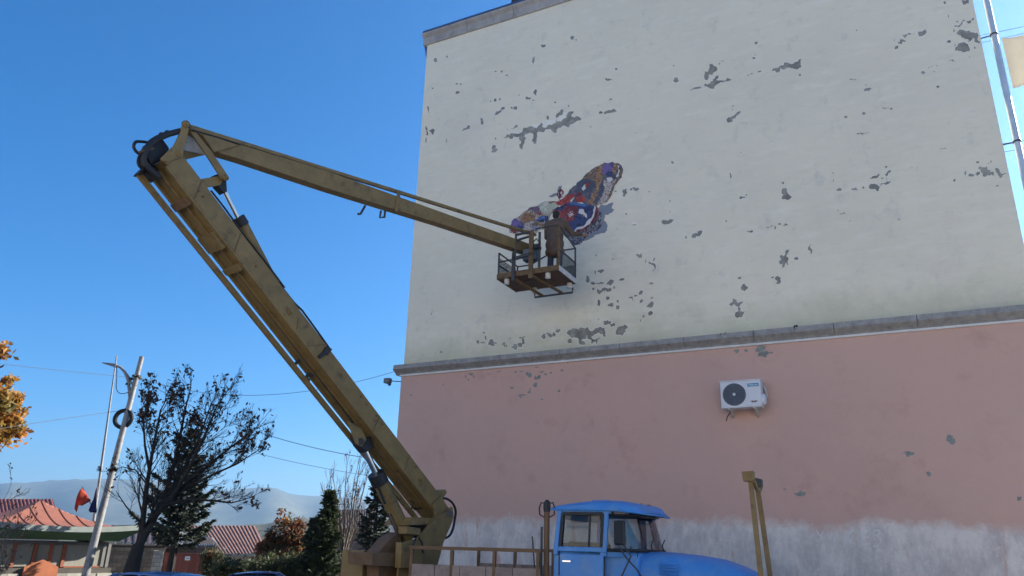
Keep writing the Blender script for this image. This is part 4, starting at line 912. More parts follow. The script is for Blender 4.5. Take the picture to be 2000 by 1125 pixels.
    c2 = cyl(bp(468, 430), bp(560, 606), .095, 'fold_cylinder', 'yellow', n=20)
    MB().tube([bp(464, 425), bp(474, 441)], .11, 18).build('gland', 'grease', c2, smooth_=True)
    MB().tube([bp(x, y, .03) for x, y in [(484, 441), (489, 449), (500, 475), (520, 518), (535, 539), (556, 568), (575, 592), (590, 606), (622, 650), (646, 684)]], .016, 6).build('hose', 'rubber', c2, smooth_=True)
    for s_ in ([(632, 688), (640, 676), (650, 682), (641, 693)], [(624, 694), (634, 686), (638, 692), (626, 700)]): plate(s_, .3, .12, 'valve_block', 'grease', bevel=.01)
    # hose bundle at the elbow tip
    for k in range(11):
        lat = -.24+.048*k; j = lambda s=2.5: random.uniform(-s, s)
        pts = [(352+j(), 256+j()), (325+j(), 263+j(3)), (300+j(3), 275+j(3)), (286+j(3), 291+j(3)), (283+j(3), 310+j()), (292+j(3), 328+j()), (312+j(), 345+j())]
        MB().tube(sp([bp(x, y, lat) for x, y in pts]), .030, 8).build('hose', 'rubber', TRK, smooth_=True)
    for pts in ([(292, 279), (280, 277), (266, 277), (261, 286), (266, 296), (275, 302)], [(275, 300), (270, 312), (271, 322), (280, 332)]):
        MB().tube(sp([bp(x, y, .02) for x, y in pts]), .022, 8).build('hose', 'rubber', TRK, smooth_=True)
    plate([(270, 338), (282, 326), (300, 322), (318, 318), (326, 330), (306, 352), (288, 336), (276, 340)], -.02, .18, 'tip_bracket', 'grease', bevel=.015)
    plate([(284, 300), (296, 275), (316, 266), (334, 290), (318, 312), (296, 322)], .10, .3, 'hose_saddle', 'grease', bevel=.04)
    MB().beam(bp(272, 297, .2), bp(300, 290, .2), .03, .03).build('clamp_strip', 'rust_rod', TRK)
    for (x, y) in ((316, 264), (327, 260)): MB().tube([bp(x, y, .12), bp(x, y, -.12)], .045, 12).build('roller', 'grease', TRK, smooth_=True)
    # levelling rod and brackets of the upper boom
    MB().beam(bp(369, 247.5, .02), bp(1046, 459, .02), .06, .058).build('upper_rod', 'yellow', TRK)
    MB().beam(bp(779, 378, W1+.012), bp(773, 413, W1+.012), .07, .025, up=LT).build('rod_support', 'yellow', ub)
    MB().tube([bp(779, 372, .03), bp(779, 386, .03)], .022, 8).build('rod_support', 'dark_steel', ub)
    MB().tube([bp(x, y) for x, y in [(713, 402), (708, 411), (704, 418), (699, 418)]], .022, 6).build('hook', 'dark_steel', ub, smooth_=True)
    MB().tube([bp(x, y) for x, y in [(744, 412), (742, 425), (751, 424), (752, 412)]], .022, 6).build('hook', 'dark_steel', ub, smooth_=True)
    MB().tube([bp(376, 254, .13), bp(425, 268, .13), bp(470, 283, .13)], .01, 6).build('pipe', 'grease', ub)
boom()

BZ = 7.44
BF = lambda x, y, z: F*x+L*(14.2+y)+UP*z
def basket():
    x0, x1, y1 = -7.67, -6.18, .96
    b = empty('basket', BF(-6.9, .45, BZ)); b.parent = TRK; b.location = BF(-6.9, .45, BZ)-ORG[TRK.name]; ORG[b.name] = BF(-6.9, .45, BZ)
    MB().box(BF, x0, x1, 0, y1, BZ, BZ+.035).build('floor', 'basket_under', b)
    MB().box(BF, x0-.01, x1+.01, -.025, -.003, BZ-.01, BZ+.115).build('kick_board', 'basket_paint', b)
    MB().box(BF, x0-.01, x1+.01, y1+.003, y1+.025, BZ-.01, BZ+.115).build('kick_board', 'basket_paint', b)
    MB().box(BF, x1+.012, x1+.03, -.02, y1+.02, BZ-.02, BZ+.10).build('kick_board', 'white_plate', b)
    MB().box(BF, x0-.03, x0-.012, -.02, y1+.02, BZ-.02, BZ+.10).build('kick_board', 'basket_paint', b)
    tube = lambda pts, r=.018, nm='rail', m='dark_steel': MB().tube(pts, r, 8).build(nm, m, b, smooth_=True)
    H = BZ+1.07; HL = BZ+.62
    for (x, y, h, r) in ((x0, 0, HL, .02), (x0, y1, HL, .02), (x1, 0, H, .03), (x1, y1, BZ+.86, .02), (-7.33, y1, HL, .02), (-6.75, y1, BZ+.86, .02)): tube([BF(x, y, BZ), BF(x, y, h)], r, 'post', 'dark_steel' if r < .03 else 'basket_paint')
    tube([BF(x0, 0, HL), BF(x0, y1, HL)]); tube([BF(x0, 0, BZ+.33), BF(x0, y1, BZ+.33)]); tube([BF(x0, y1, HL), BF(-7.33, y1, HL)])
    tube([BF(x0, 0, BZ+.40), BF(-7.05, 0, BZ+.42)], .02)
    tube([BF(x1, 0, H), BF(x1, y1, BZ+.86)]); tube([BF(x1, 0, BZ+.5), BF(x1, y1, BZ+.5)]); tube([BF(-6.75, y1, BZ+.86), BF(x1, y1, BZ+.86)])
    tube([BF(-6.75, 0, H), BF(x1, 0, H)], .018); tube([BF(-7.33, y1, HL), BF(-6.75, y1, BZ+.86)])
    MB().add([BF(x0, .02, BZ+.1), BF(x0, y1-.02, BZ+.1), BF(x0, y1-.02, HL-.1), BF(x0, .02, HL-.1)], [(0, 1, 2, 3)]).build('side_screen', 'screen', b, fix=False)
    MB().add([BF(x1, .02, BZ+.1), BF(x1, y1-.02, BZ+.1), BF(x1, y1-.02, BZ+.5), BF(x1, .02, BZ+.5)], [(0, 1, 2, 3)]).build('side_screen', 'screen', b, fix=False)
    MB().add([BF(x0, y1, BZ+.1), BF(x1, y1, BZ+.1), BF(x1, y1, BZ+.45), BF(x0, y1, BZ+.45)], [(0, 1, 2, 3)]).build('side_screen', 'screen', b, fix=False)
    # mast that carries the basket on the boom end
    e = bp(1041, 487)
    MB().box(BF, -6.88, -6.78, -.075, -.03, BZ-.12, BZ+1.02).build('mast', 'basket_paint', b)
    MB().box(BF, -7.30, -7.22, -.075, -.03, BZ-.12, BZ+.56).build('mast', 'dark_steel', b)
    MB().tube([BF(-6.66, .02, BZ+.05), BF(-6.66, .02, BZ+.98)], .03, 8).build('mast', 'dark_steel', b)
    MB().beam(BF(-7.3, -.05, BZ+.40), BF(-6.78, -.05, BZ+.46), .05, .07).build('mast_tie', 'dark_steel', b)
    MB().beam(BF(-7.22, -.05, BZ+.84), BF(-6.80, -.05, BZ+.90), .04, .04).build('mast_tie', 'dark_steel', b)
    MB().beam(BF(-7.22, -.05, BZ+.98), BF(-6.80, -.05, BZ+1.0), .04, .04).build('mast_tie', 'dark_steel', b)
    MB().beam(BF(-7.22, -.05, BZ+.56), BF(-7.22, -.05, BZ+1.0), .05, .05).build('mast', 'dark_steel', b)
    MB().tube([e-LT*.2, e+LT*.2], .07, 14).build('pivot', 'grease', b, smooth_=True)
    MB().beam(e, BF(-6.83, -.02, BZ+.66), .10, .14).build('pivot_arm', 'basket_paint', b)
    MB().obox(BF(-6.70, -.02, BZ+.62), F, L, UP, .06, .06, .05).build('valve_lever', 'grease', b)
    MB().tube([BF(-6.82, -.06, BZ+.70), BF(-6.7, -.06, BZ+.80), BF(-6.6, -.04, BZ+.66)], .015, 6).build('hose', 'rubber', b)
    MB().obox(BF(-6.98, .25, BZ+.55), F, L, UP, .16, .1, .14).build('control_panel', 'ac_grill', b, bevel=.01)
    # belly frame, insulators, step
    MB().beam(BF(-7.3, -.03, BZ-.04), BF(-7.0, y1, BZ-.20), .05, .05).build('belly_bar', 'basket_paint', b)
    MB().beam(BF(-6.83, -.03, BZ-.04), BF(-6.5, y1, BZ-.20), .05, .05).build('belly_bar', 'basket_paint', b)
    tube([BF(x0+.25, .35, BZ-.05), BF(x1-.3, .35, BZ-.05)], .015, 'belly_bar')
    tube([BF(-7.2, y1, BZ-.10), BF(-7.2, y1, BZ-.21), BF(-6.25, y1, BZ-.21), BF(-6.25, y1, BZ-.10)], .025, 'step')
    for (x, y) in ((-7.50, .1), (-6.48, .1), (-7.18, .9), (-6.3, .9)):
        MB().lathe(BF(x, y, BZ-.001), -UP, [(0, .055), (.03, .062), (.045, .05), (.06, .062), (.08, .05), (.095, .062), (.115, .062), (.125, .04)], 14).build('insulator', 'ceramic', b, smooth_=True)
basket()

# ================================================================== PERSON
def caps(m, a, b, r0, r1, n=12, sx=1.0):
    a, b = np.asarray(a, float), np.asarray(b, float); d = unit(b-a); pts, rad = [], []
    for t in np.linspace(-1, 0, 5): pts.append(a+d*r0*t); rad.append(max(r0*math.sqrt(max(0, 1-t*t)), r0*.05))
    for t in np.linspace(0, 1, 5): pts.append(b+d*r1*t); rad.append(max(r1*math.sqrt(max(0, 1-t*t)), r1*.05))
    m.tube(pts, rad, n)
def ell(m, c, rx, ry, rz, ax, ay, az, n=14):
    rows = []
    for i in range(n+1):
        t = math.pi*i/n; s_ = max(math.sin(t), .02)
        rows.append([c+ax*rx*s_*math.cos(a)+ay*ry*s_*math.sin(a)+az*rz*math.cos(t) for a in np.linspace(0, 2*math.pi, 2*n, endpoint=False)])
    m.grid(rows, closed=True); k = len(m.v); 
    m.f.append(tuple(range(k-2*n, k))); m.mi.append(0); m.f.append(tuple(range(k-2*n*(n+1)+2*n-1, k-2*n*(n+1)-1, -1))); m.mi.append(0)
def remesh(m, name, mt, parent, vox, it=4, fac=.5):
    o = m.build(name, mt, parent, fix=True)
    r = o.modifiers.new('rm', 'REMESH'); r.mode = 'VOXEL'; r.voxel_size = vox; r.use_smooth_shade = True
    s_ = o.modifiers.new('sm', 'SMOOTH'); s_.factor = fac; s_.iterations = it
    dg = bpy.context.evaluated_depsgraph_get(); me = bpy.data.meshes.new_from_object(o.evaluated_get(dg)); old = o.data; o.modifiers.clear(); o.data = me; bpy.data.meshes.remove(old)
    return o
def person():
    O = BF(-6.50, .50, BZ+.036); t = empty('person', O); tag(t, 'person in brown jacket and dark trousers painting the wall from the basket', 'person')
    q = lambda x, y, z: O+F*x+L*y+UP*z
    b = MB()
    hip, kn, an = .10, .11, .12
    for s in (-1, 1):
        caps(b, q(s*.09, 0, .86), q(s*.11, .03, .47), .082, .056); caps(b, q(s*.11, .03, .47), q(s*.12, -.01, .08), .056, .038)
        caps(b, q(s*.12, -.03, .045), q(s*.14, .13, .035), .038, .032)
    ell(b, q(0, 0, .90), .155, .11, .12, F, L, UP); ell(b, q(0, .01, 1.05), .14, .10, .2, F, L, UP); ell(b, q(0, .03, 1.24), .175, .115, .2, F, L, UP)
    caps(b, q(0, .05, 1.38), q(0, .075, 1.47), .055, .05)
    hd_ = q(.0, .10, 1.555); ell(b, hd_, .075, .092, .115, F, L, UP)
    caps(b, q(0, .17, 1.49), q(0, .18, 1.49), .035, .03); caps(b, q(0, .185, 1.555), q(0, .20, 1.535), .012, .014)
    for s in (-1, 1):
        ell(b, q(s*.076, .095, 1.55), .012, .02, .03, F, L, UP, 8); caps(b, q(s*.03, .178, 1.565), q(s*.03, .182, 1.565), .011, .011, 8)
    J = MB()
    ell(J, q(0, .01, 1.0), .205, .15, .34, F, L, UP); ell(J, q(0, .03, 1.25), .245, .16, .20, F, L, UP); ell(J, q(0, 0, .80), .225, .17, .22, F, L, UP); ell(J, q(0, .01, .62), .235, .175, .14, F, L, UP)
    for s in (-1, 1): caps(J, q(s*.05, .045, 1.41), q(s*.19, .03, 1.36), .06, .075)
    ell(J, q(0, .06, 1.42), .085, .08, .05, F, L, UP)
    arms = {1: [(.205, .03, 1.34), (.34, .22, 1.10), (.50, .42, 1.13)], -1: [(-.205, .03, 1.34), (-.27, .16, 1.08), (-.17, .40, 1.13)]}
    for s, (a, e, h) in arms.items():
        caps(b, q(*a), q(*e), .05, .04); caps(b, q(*e), q(*h), .038, .028)
        caps(J, q(*a), q(*e), .078, .066); caps(J, q(*e), q(*(np.array(h)*.9+np.array(e)*.1)), .064, .05)
        h = np.array(h); d = unit(h-np.array(e)); sd = unit(np.cross(d, (0, 0, 1)))*s
        caps(b, q(*h), q(*(h+d*.07)), .03, .036, 10)
        for k, (o_, ln) in enumerate(((-.03, .07), (-.01, .085), (.01, .08), (.029, .06))):
            k0 = h+d*.085+sd*o_; k1 = k0+d*ln*.55+np.array([0, 0, -.012]); k2 = k1+d*ln*.3+np.array([0, 0, -.035])
            caps(b, q(*k0), q(*k1), .010, .0095, 8); caps(b, q(*k1), q(*k2), .0095, .008, 8)
        k0 = h+d*.03-sd*.03; k1 = k0-sd*.03+d*.03+np.array([0, 0, -.01]); k2 = k1+d*.035+np.array([0, 0, -.01])
        caps(b, q(*k0), q(*k1), .013, .011, 8); caps(b, q(*k1), q(*k2), .011, .009, 8)
        if s == 1:
            c = q(*(h+d*.10+np.array([0, 0, -.03]))); br = MB().tube([c-UP*.10+F*.02, c+UP*.13+L*.06], .008, 8).build('paint_brush', 'wood_tan'); tag(br, 'thin paint brush held against the wall by the person', 'brush')
            MB().tube([c+UP*.13+L*.06, c+UP*.19+L*.08], [.016, .022], 8).build('bristles', 'p_darkred', br)
    bo = remesh(b, 'body', 'skin', t, .0085, 3, .4)
    remesh(J, 'jacket', 'jacket', t, .014, 5)
    jm = MB(); 
    TR = MB()
    ell(TR, q(0, 0, .86), .17, .125, .14, F, L, UP)
    for s in (-1, 1): caps(TR, q(s*.09, 0, .84), q(s*.11, .03, .47), .098, .075); caps(TR, q(s*.11, .03, .47), q(s*.12, -.01, .12), .075, .062)
    remesh(TR, 'trousers', 'trousers', t, .014, 4)
    for s in (-1, 1):
        sh = MB(); caps(sh, q(s*.12, -.035, .05), q(s*.145, .15, .045), .05, .045); caps(sh, q(s*.12, -.01, .05), q(s*.12, -.01, .14), .05, .052); remesh(sh, 'boot', 'boots', t, .012, 3)
    h = MB(); ell(h, q(0, .085, 1.59), .085, .095, .095, F, L, UP); ell(h, q(0, .05, 1.55), .08, .06, .09, F, L, UP); remesh(h, 'hair', 'hair', t, .011, 2)
person()

# ================================================================== STREET FURNITURE
def gz(P): return np.array([P[0], P[1], ground(P[0], P[1])])
def to_ground(top, low):                     # extend a leaning axis from two points down to the ground
    d = low-top; t = 1.0
    for _ in range(30):
        P = top+d*t; t += (P[2]-ground(P[0], P[1]))/max(-d[2], 1e-6)
    return top+d*t
def street():
    Y = 24.0
    top, low = at(277, 697, Y), at(170, 1112, Y-.6); base = to_ground(top, low)
    t = empty('lamp_post', base); tag(t, 'leaning grey lamp post with curved arm beside the flags', 'lamp post')
    MB().tube([base-UP*.1, base+(top-base)*.5, top], [.125, .1, .075], 14).build('pole', 'pole_paint', t, smooth_=True)
    arm = [(254, 778), (252.5, 760), (250, 742), (244, 727), (236, 718), (228, 714), (222, 712)]
    ar = MB().tube([at(x, y, Y-.15) for x, y in arm], [.05, .05, .048, .045, .042, .04, .038], 10).build('lamp_arm', 'pole_paint', t, smooth_=True)
    MB().tube([at(259, 752, Y-.1), at(251, 735, Y-.12), at(240, 721, Y-.14)], .028, 8).build('arm_brace', 'pole_paint', t, smooth_=True)
    h0, h1 = at(226, 714, Y-.15), at(200, 709, Y-.15); d = unit(h1-h0); s = unit(np.cross(d, UP)); u = np.cross(s, d)
    hd = MB()
    q = lambda a, b, c: h0+d*a+s*b+u*c
    ln = np.linalg.norm(h1-h0)
    hd.hexa([q(-.04, -.09, -.06), q(ln*.55, -.1, -.03), q(ln*.55, .1, -.03), q(-.04, .09, -.06), q(-.04, -.07, .05), q(ln*.55, -.08, .035), q(ln*.55, .08, .035), q(-.04, .07, .05)])
    hd.hexa([q(ln*.55, -.1, -.028), q(ln, -.06, -.005), q(ln, .06, -.005), q(ln*.55, .1, -.028), q(ln*.55, -.08, .03), q(ln, -.05, .012), q(ln, .05, .012), q(ln*.55, .08, .03)])
    hd.build('lamp_head', 'roof_tin', t, bevel=.008)
    for (x, y) in ((250, 750), (257, 740), (263, 734), (271, 735)): MB().obox(at(x, y, Y-.2), F, L, UP, .06, .05, .03).build('clamp', 'cable_black', t)
    for (x, y) in ((251, 799), (270, 738)): MB().tube([at(x, y, Y)-UP*.03, at(x, y, Y)+UP*.03], .11, 14).build('band', 'dark_steel', t)
    MB().tube(sp([at(x, y, Y-.2) for x, y in [(228, 716), (228, 740), (227, 756), (231, 766), (240, 769), (251, 766)]]), .012, 6).build('lamp_cable', 'cable_black', t, smooth_=True)
    # coil of cable hung on the post
    c = at(241, 818, Y-.18); e1 = unit(at(251, 818, Y)-at(241, 818, Y)); m = MB()
    for k in range(16):
        r = .25+random.uniform(-.045, .04); o = np.array([0, random.uniform(-.05, .03), 0]); ph = random.random()*6
        m.tube([c+o+r*(1+.03*math.sin(2*a+ph))*(math.cos(a)*e1+1.08*math.sin(a)*UP) for a in np.linspace(0, 2*math.pi, 29)], .024, 6, False)
    tag(m.build('cable_coil', 'cable_black', smooth_=True), 'black coil of cable hanging on the leaning lamp post', 'cable coil')
    # flagpole
    YF = 29.0; ft, fl = at(228, 694, YF), at(184, 1012, YF); fb = to_ground(ft, fl)
    tag(MB().tube([fb-UP*.1, fb+(ft-fb)*.6, ft], [.06, .045, .022], 10).build('flagpole', 'pole_paint', smooth_=True), 'thin tall pale mast standing behind the leaning lamp post', 'flagpole')
    # flags on short staffs clamped to the lamp post
    hub = at(187, 1003, Y-.55)
    for nm, lab, m_, tip, poly, w_ in (('red_flag', 'drooping red flag on a short staff beside the lamp post', 'flag_red', (161, 952), [(161, 953), (175, 977), (164, 988), (155, 987), (147, 1000), (144, 993), (146, 988)], .06),
                                  ('blue_flag', 'drooping dark blue flag on a short staff beside the lamp post', 'flag_blue', (190, 952), [(190, 953), (190, 975), (187, 1000), (176, 1001), (172, 997), (174, 985), (182, 970)], -.06)):
        t2 = empty(nm, hub); tag(t2, lab, 'flag')
        tp = at(tip[0], tip[1], Y-.75); MB().tube([hub+L*.0, tp+(tp-hub)*.03], .014, 6).build('staff', 'pole_paint', t2)
        # cloth: thick wavy sheet
        P = [at(x, y, Y-.80) for x, y in poly]; bm = bmesh.new(); vs_ = [bm.verts.new(p) for p in P]; bm.faces.new(vs_)
        bmesh.ops.triangulate(bm, faces=bm.faces); bmesh.ops.subdivide_edges(bm, edges=bm.edges, cuts=5, use_grid_fill=True); bmesh.ops.triangulate(bm, faces=bm.faces)
        for v in bm.verts: v.co.y += .07*math.sin(v.co.x*11+v.co.z*4)+.03*math.sin(v.co.x*23-v.co.z*7)
        me = bpy.data.meshes.new('cloth'); 
        for v in bm.verts: v.co -= Vector(hub)
        bm.to_mesh(me); bm.free(); me.polygons.foreach_set('use_smooth', [True]*len(me.polygons))
        o = link('cloth', me, m_, t2); so_ = o.modifiers.new('s', 'SOLIDIFY'); so_.thickness = .008
    # overhead wires
    def wire(lab, A_, B_, sag, r=.007):
        A_, B_ = np.asarray(A_), np.asarray(B_); pts = [A_+(B_-A_)*k/24-UP*sag*4*(k/24)*(1-k/24) for k in range(25)]
        tag(MB().tube(pts, r, 5).build('overhead_wire', 'wire_grey'), lab, 'wire')
    pt = at(272, 738, Y)
    def far(px, py, Y_): return at(px, py, Y_)
    ext = lambda a, b, k: b+(b-a)*k
    a = at(0, 707, 21); wire('thin wire running from the lamp post to the orange tree', pt, ext(pt, a, .6), .05)
    wire('thin sagging wire from the lamp post to the building ledge corner', pt, FL(F0-.19, FW+.1, ZL1-.08), .62)
    wire('thick dark cable dropping from the lamp post to the building past the bare tree', at(274, 741, Y-.1), FL(F0, FW+2.0, at(790, 912, 22)[2]), 0.55, .009)
    c1 = at(205, 803, Y); c2 = at(55, 828, 22); wire('low wire running from the coil to the orange tree', at(250, 800, Y), ext(c1, c2, .6), -.02)
    wire('low faint wire from the coil to the building behind the lift boom', at(250, 800, Y), FL(F0, FW+3.5, at(790, 946, 23)[2]), .45, .006)
    for nm, P in (('orange', ext(pt, a, .6)), ('coil', ext(c1, c2, .6))):
        g = gz(P); tag(MB().tube([g, P+UP*.1], [.1, .07], 10).build('utility_pole', 'pole_paint', smooth_=True), 'wooden pole behind the orange tree carrying the '+('upper' if nm == 'orange' else 'lower')+' wire', 'pole')
street()

# ================================================================== HOUSES AND WALLS ON THE LEFT
def face_frame(px, Y, turn=0.0):             # local frame: x right, y away, at ground under the pixel column
    P = gz(at(px, 1060, Y)); ang = -math.atan2(P[0], P[1])+R(turn); return frame(P, ang), P
def corrugated(m, a, b, c, d, n, amp):       # roof sheet a-b eave, d-c ridge, ribs run from eave to ridge
    a, b, c, d = (np.asarray(v, float) for v in (a, b, c, d)); nr = unit(np.cross(b-a, d-a)); nr = nr if nr[2] > 0 else -nr
    r0, r1 = [], []
    for i in range(n*4+1):
        t = i/(n*4); h = amp*[0, 1, 1, 0][i % 4]
        r0.append(a+(b-a)*t+nr*h); r1.append(d+(c-d)*t+nr*h)
    m.grid([r0, r1]); m.grid([[p-nr*.03 for p in (a, b)], [p-nr*.03 for p in (d, c)]])
def blocks(parent, fr, x0, x1, z0, z1, bw, bh, y, th, m, holes=None, nm='stone_block'):
    meshes = []
    for k in range(4):
        mb = MB(); j = lambda: random.uniform(-.008, .008)
        w_, h_ = bw-.014, bh-.014
        mb.hexa([np.array(p)+np.array([j(), j(), j()]) for p in [(0, 0, 0), (w_, 0, 0), (w_, th, 0), (0, th, 0), (0, 0, h_), (w_, 0, h_), (w_, th, h_), (0, th, h_)]])
        me = bpy.data.meshes.new(nm); me.from_pydata([tuple(v) for v in mb.v], [], mb.f); me.materials.append(MATS[m]); meshes.append(me)
    p0, px_ = fr(0, 0, 0), fr(1, 0, 0); ang = math.atan2(px_[1]-p0[1], px_[0]-p0[0]); r = 0; z = z0
    while z+bh <= z1+.01:
        x = x0-(bw/2 if r % 2 else 0)
        while x < x1-.02:
            xs, xe = max(x, x0), min(x+bw, x1)
            if xe-xs > .08:
                o = bpy.data.objects.new(nm, random.choice(meshes)); COL.objects.link(o); o.parent = parent; o.location = fr(xs, y+random.uniform(-.012, .012), z)-ORG[parent.name]
                o.rotation_euler = (0, 0, ang); o.scale = ((xe-xs)/bw, 1, 1)
            x += bw
        z += bh; r += 1
def kiosk():
    fr, P = face_frame(62, 26.0, 24); t = empty('pavilion', P); tag(t, 'pavilion with curved terracotta pagoda roof and orange double door', 'pavilion')
    pz = lambda py: at(62, py, 26.0)[2]-P[2]
    ze = pz(1031); zp = pz(976); HX, HY = 2.6, 2.0
    def rz(x, y):
        r = max(abs(x)/HX, abs(y)/HY); s = min(abs(x)/HX, abs(y)/HY)
        return ze+(zp-ze)*(1-r)**1.75+.20*(min(abs(x)/HX, 1)**2.2*.75+abs(y)/HY*.25)*r**3
    rows = []
    N_ = 40
    for i in range(N_+1):
        y = -HY+2*HY*i/N_; rows.append([fr(-HX+2*HX*j/N_, y, rz(-HX+2*HX*j/N_, y)) for j in range(N_+1)])
    rf = MB().grid(rows).build('roof', 'roof_terracotta', t, smooth_=False)
    for k in range(-6, 7):            # standing seams on the near slope and the hips
        x0 = k*.45; pts = []
        for i in range(13):
            y = -HY+i/12*(HY*(1-abs(x0)/HX)); pts.append(fr(x0, y, rz(x0, y)+.012))
        MB().tube(pts, .016, 5).build('roof_seam', 'roof_red', rf)
    fs = MB(); sf = MB()
    for (ax, sg) in ((0, -1), (0, 1), (1, -1), (1, 1)):
        ro = [[], []]
        for i in range(31):
            s = -1+2*i/30; x, y = (HX*s, HY*sg) if ax == 0 else (HX*sg, HY*s)
            ro[0].append(fr(x*1.005, y*1.005, rz(x, y)+.015)); ro[1].append(fr(x*1.0, y*1.0, rz(x, y)-.15))
        fs.grid(ro)
        ro2 = [ro[1], []]
        for i in range(31):
            s = -1+2*i/30; x, y = (HX*s, HY*sg) if ax == 0 else (HX*sg, HY*s); ro2[1].append(fr(x*.80, y*.76, ze-.34))
        sf.grid(ro2)
    o = fs.build('fascia', 'fascia_pale', rf); so_ = o.modifiers.new('s', 'SOLIDIFY'); so_.thickness = .03
    sf.build('soffit', 'soffit_green', rf)
    WX, WY = 1.98, -1.25
    MB().box(fr, -WX, WX, WY+.08, 1.5, 0, ze-.4).build('core_wall', 'kiosk_grey', t)
    zs = pz(1105)
    xs = [-1.98, -1.5, -1.05, -.62, -.22, .18, .58, .98, WX]
    for i, (a, b) in enumerate([(-1.9, -1.05), (-.95, -.47), (-.32, .02), (.14, .42), (.55, 1.70)]): MB().box(fr, a, b, WY+.03, WY+.078, zs+.02, ze-.5).build('wall_panel', 'kiosk_panel', t)
    for x in (-1.0, -.40, .07, .48): MB().box(fr, x-.05, x+.05, WY-.02, WY+.07, zs, ze-.45).build('post', 'kiosk_wood', t)
    for x in (1.76, 1.92): MB().box(fr, x-.05, x+.05, WY-.01, WY+.07, zs, ze-.45).build('post', 'kiosk_grey', t)
    MB().box(fr, .55, 1.72, WY+.0, WY+.05, zs-.02, zs+.025).build('sill', 'kiosk_wood', t)
    MB().box(fr, -2.05, 2.05, WY-.12, WY+.079, 0, zs-.03).build('plinth', 'mortar', t)
    blocks(t, fr, .30, 2.07, .02, zs-.02, .32, .17, WY-.17, .06, 'stone_white'); blocks(t, fr, -2.07, -.72, .02, zs-.02, .32, .17, WY-.17, .06, 'stone_white')
    zd = pz(1090)
    for sg in (-1, 1):
        xc = -.22
        d = MB().prism([fr(xc, WY-.24, .02), fr(xc+sg*.5, WY-.24, .02), fr(xc+sg*.5, WY-.24, zd-.22), fr(xc, WY-.24, zd)], np.array(fr(0, .05, 0))-np.array(fr(0, 0, 0))).build('door', 'orange_door', t)
        MB().tube([fr(xc+sg*.06, WY-.26, .9), fr(xc+sg*.06, WY-.26, 1.05)], .015, 6).build('door_handle', 'dark_steel', d)
kiosk()
def simple_house(px0, px1, pyr, pye, Y, depth, m_roof, m_wall, label, n=16, ov=.25, name='house', pxr0=None, pxr1=None):
    a, b = at(px0, pye, Y), at(px1, pye, Y+.01); root = gz((a+b)/2); t = empty(name, root); tag(t, label, 'house')
    d = unit(np.array([(a+b)[0]/2, (a+b)[1]/2, 0])); rr = unit(np.cross(d, UP)); ridge_l = at(pxr0 or px0, pyr, Y+depth/2); ridge_r = at(pxr1 or px1, pyr, Y+depth/2)
    zb = min(ground(*a[:2]), ground(*b[:2]))-.3
    m = MB(); corrugated(m, a, b, ridge_r, ridge_l, n, .03)
    a2, b2 = a+d*depth, b+d*depth; corrugated(m, a2, b2, ridge_r, ridge_l, n, .03); m.build('roof', m_roof, t)
    A, B = a+d*ov+rr*ov*.6, b+d*ov-rr*ov*.6; A2, B2 = a2-d*ov+rr*ov*.6, b2-d*ov-rr*ov*.6
    z = a[2]-.04
    w_ = MB().hexa([np.array([*p[:2], zb]) for p in (A, B, B2, A2)]+[np.array([*p[:2], z]) for p in (A, B, B2, A2)])
    w_.add([np.array([*A[:2], z]), np.array([*A2[:2], z]), ridge_l+rr*.1-UP*.1], [(0, 1, 2)]); w_.add([np.array([*B[:2], z]), np.array([*B2[:2], z]), ridge_r-rr*.1-UP*.1], [(0, 1, 2)])
    w_.build('wall', m_wall, t, fix=False)
    mb = MB().beam(a-UP*.05, b-UP*.05, .03, .12).build('eave_board', 'fascia_pale' if m_wall != 'house_dark' else 'house_dark', t)
    return t, A, B, z
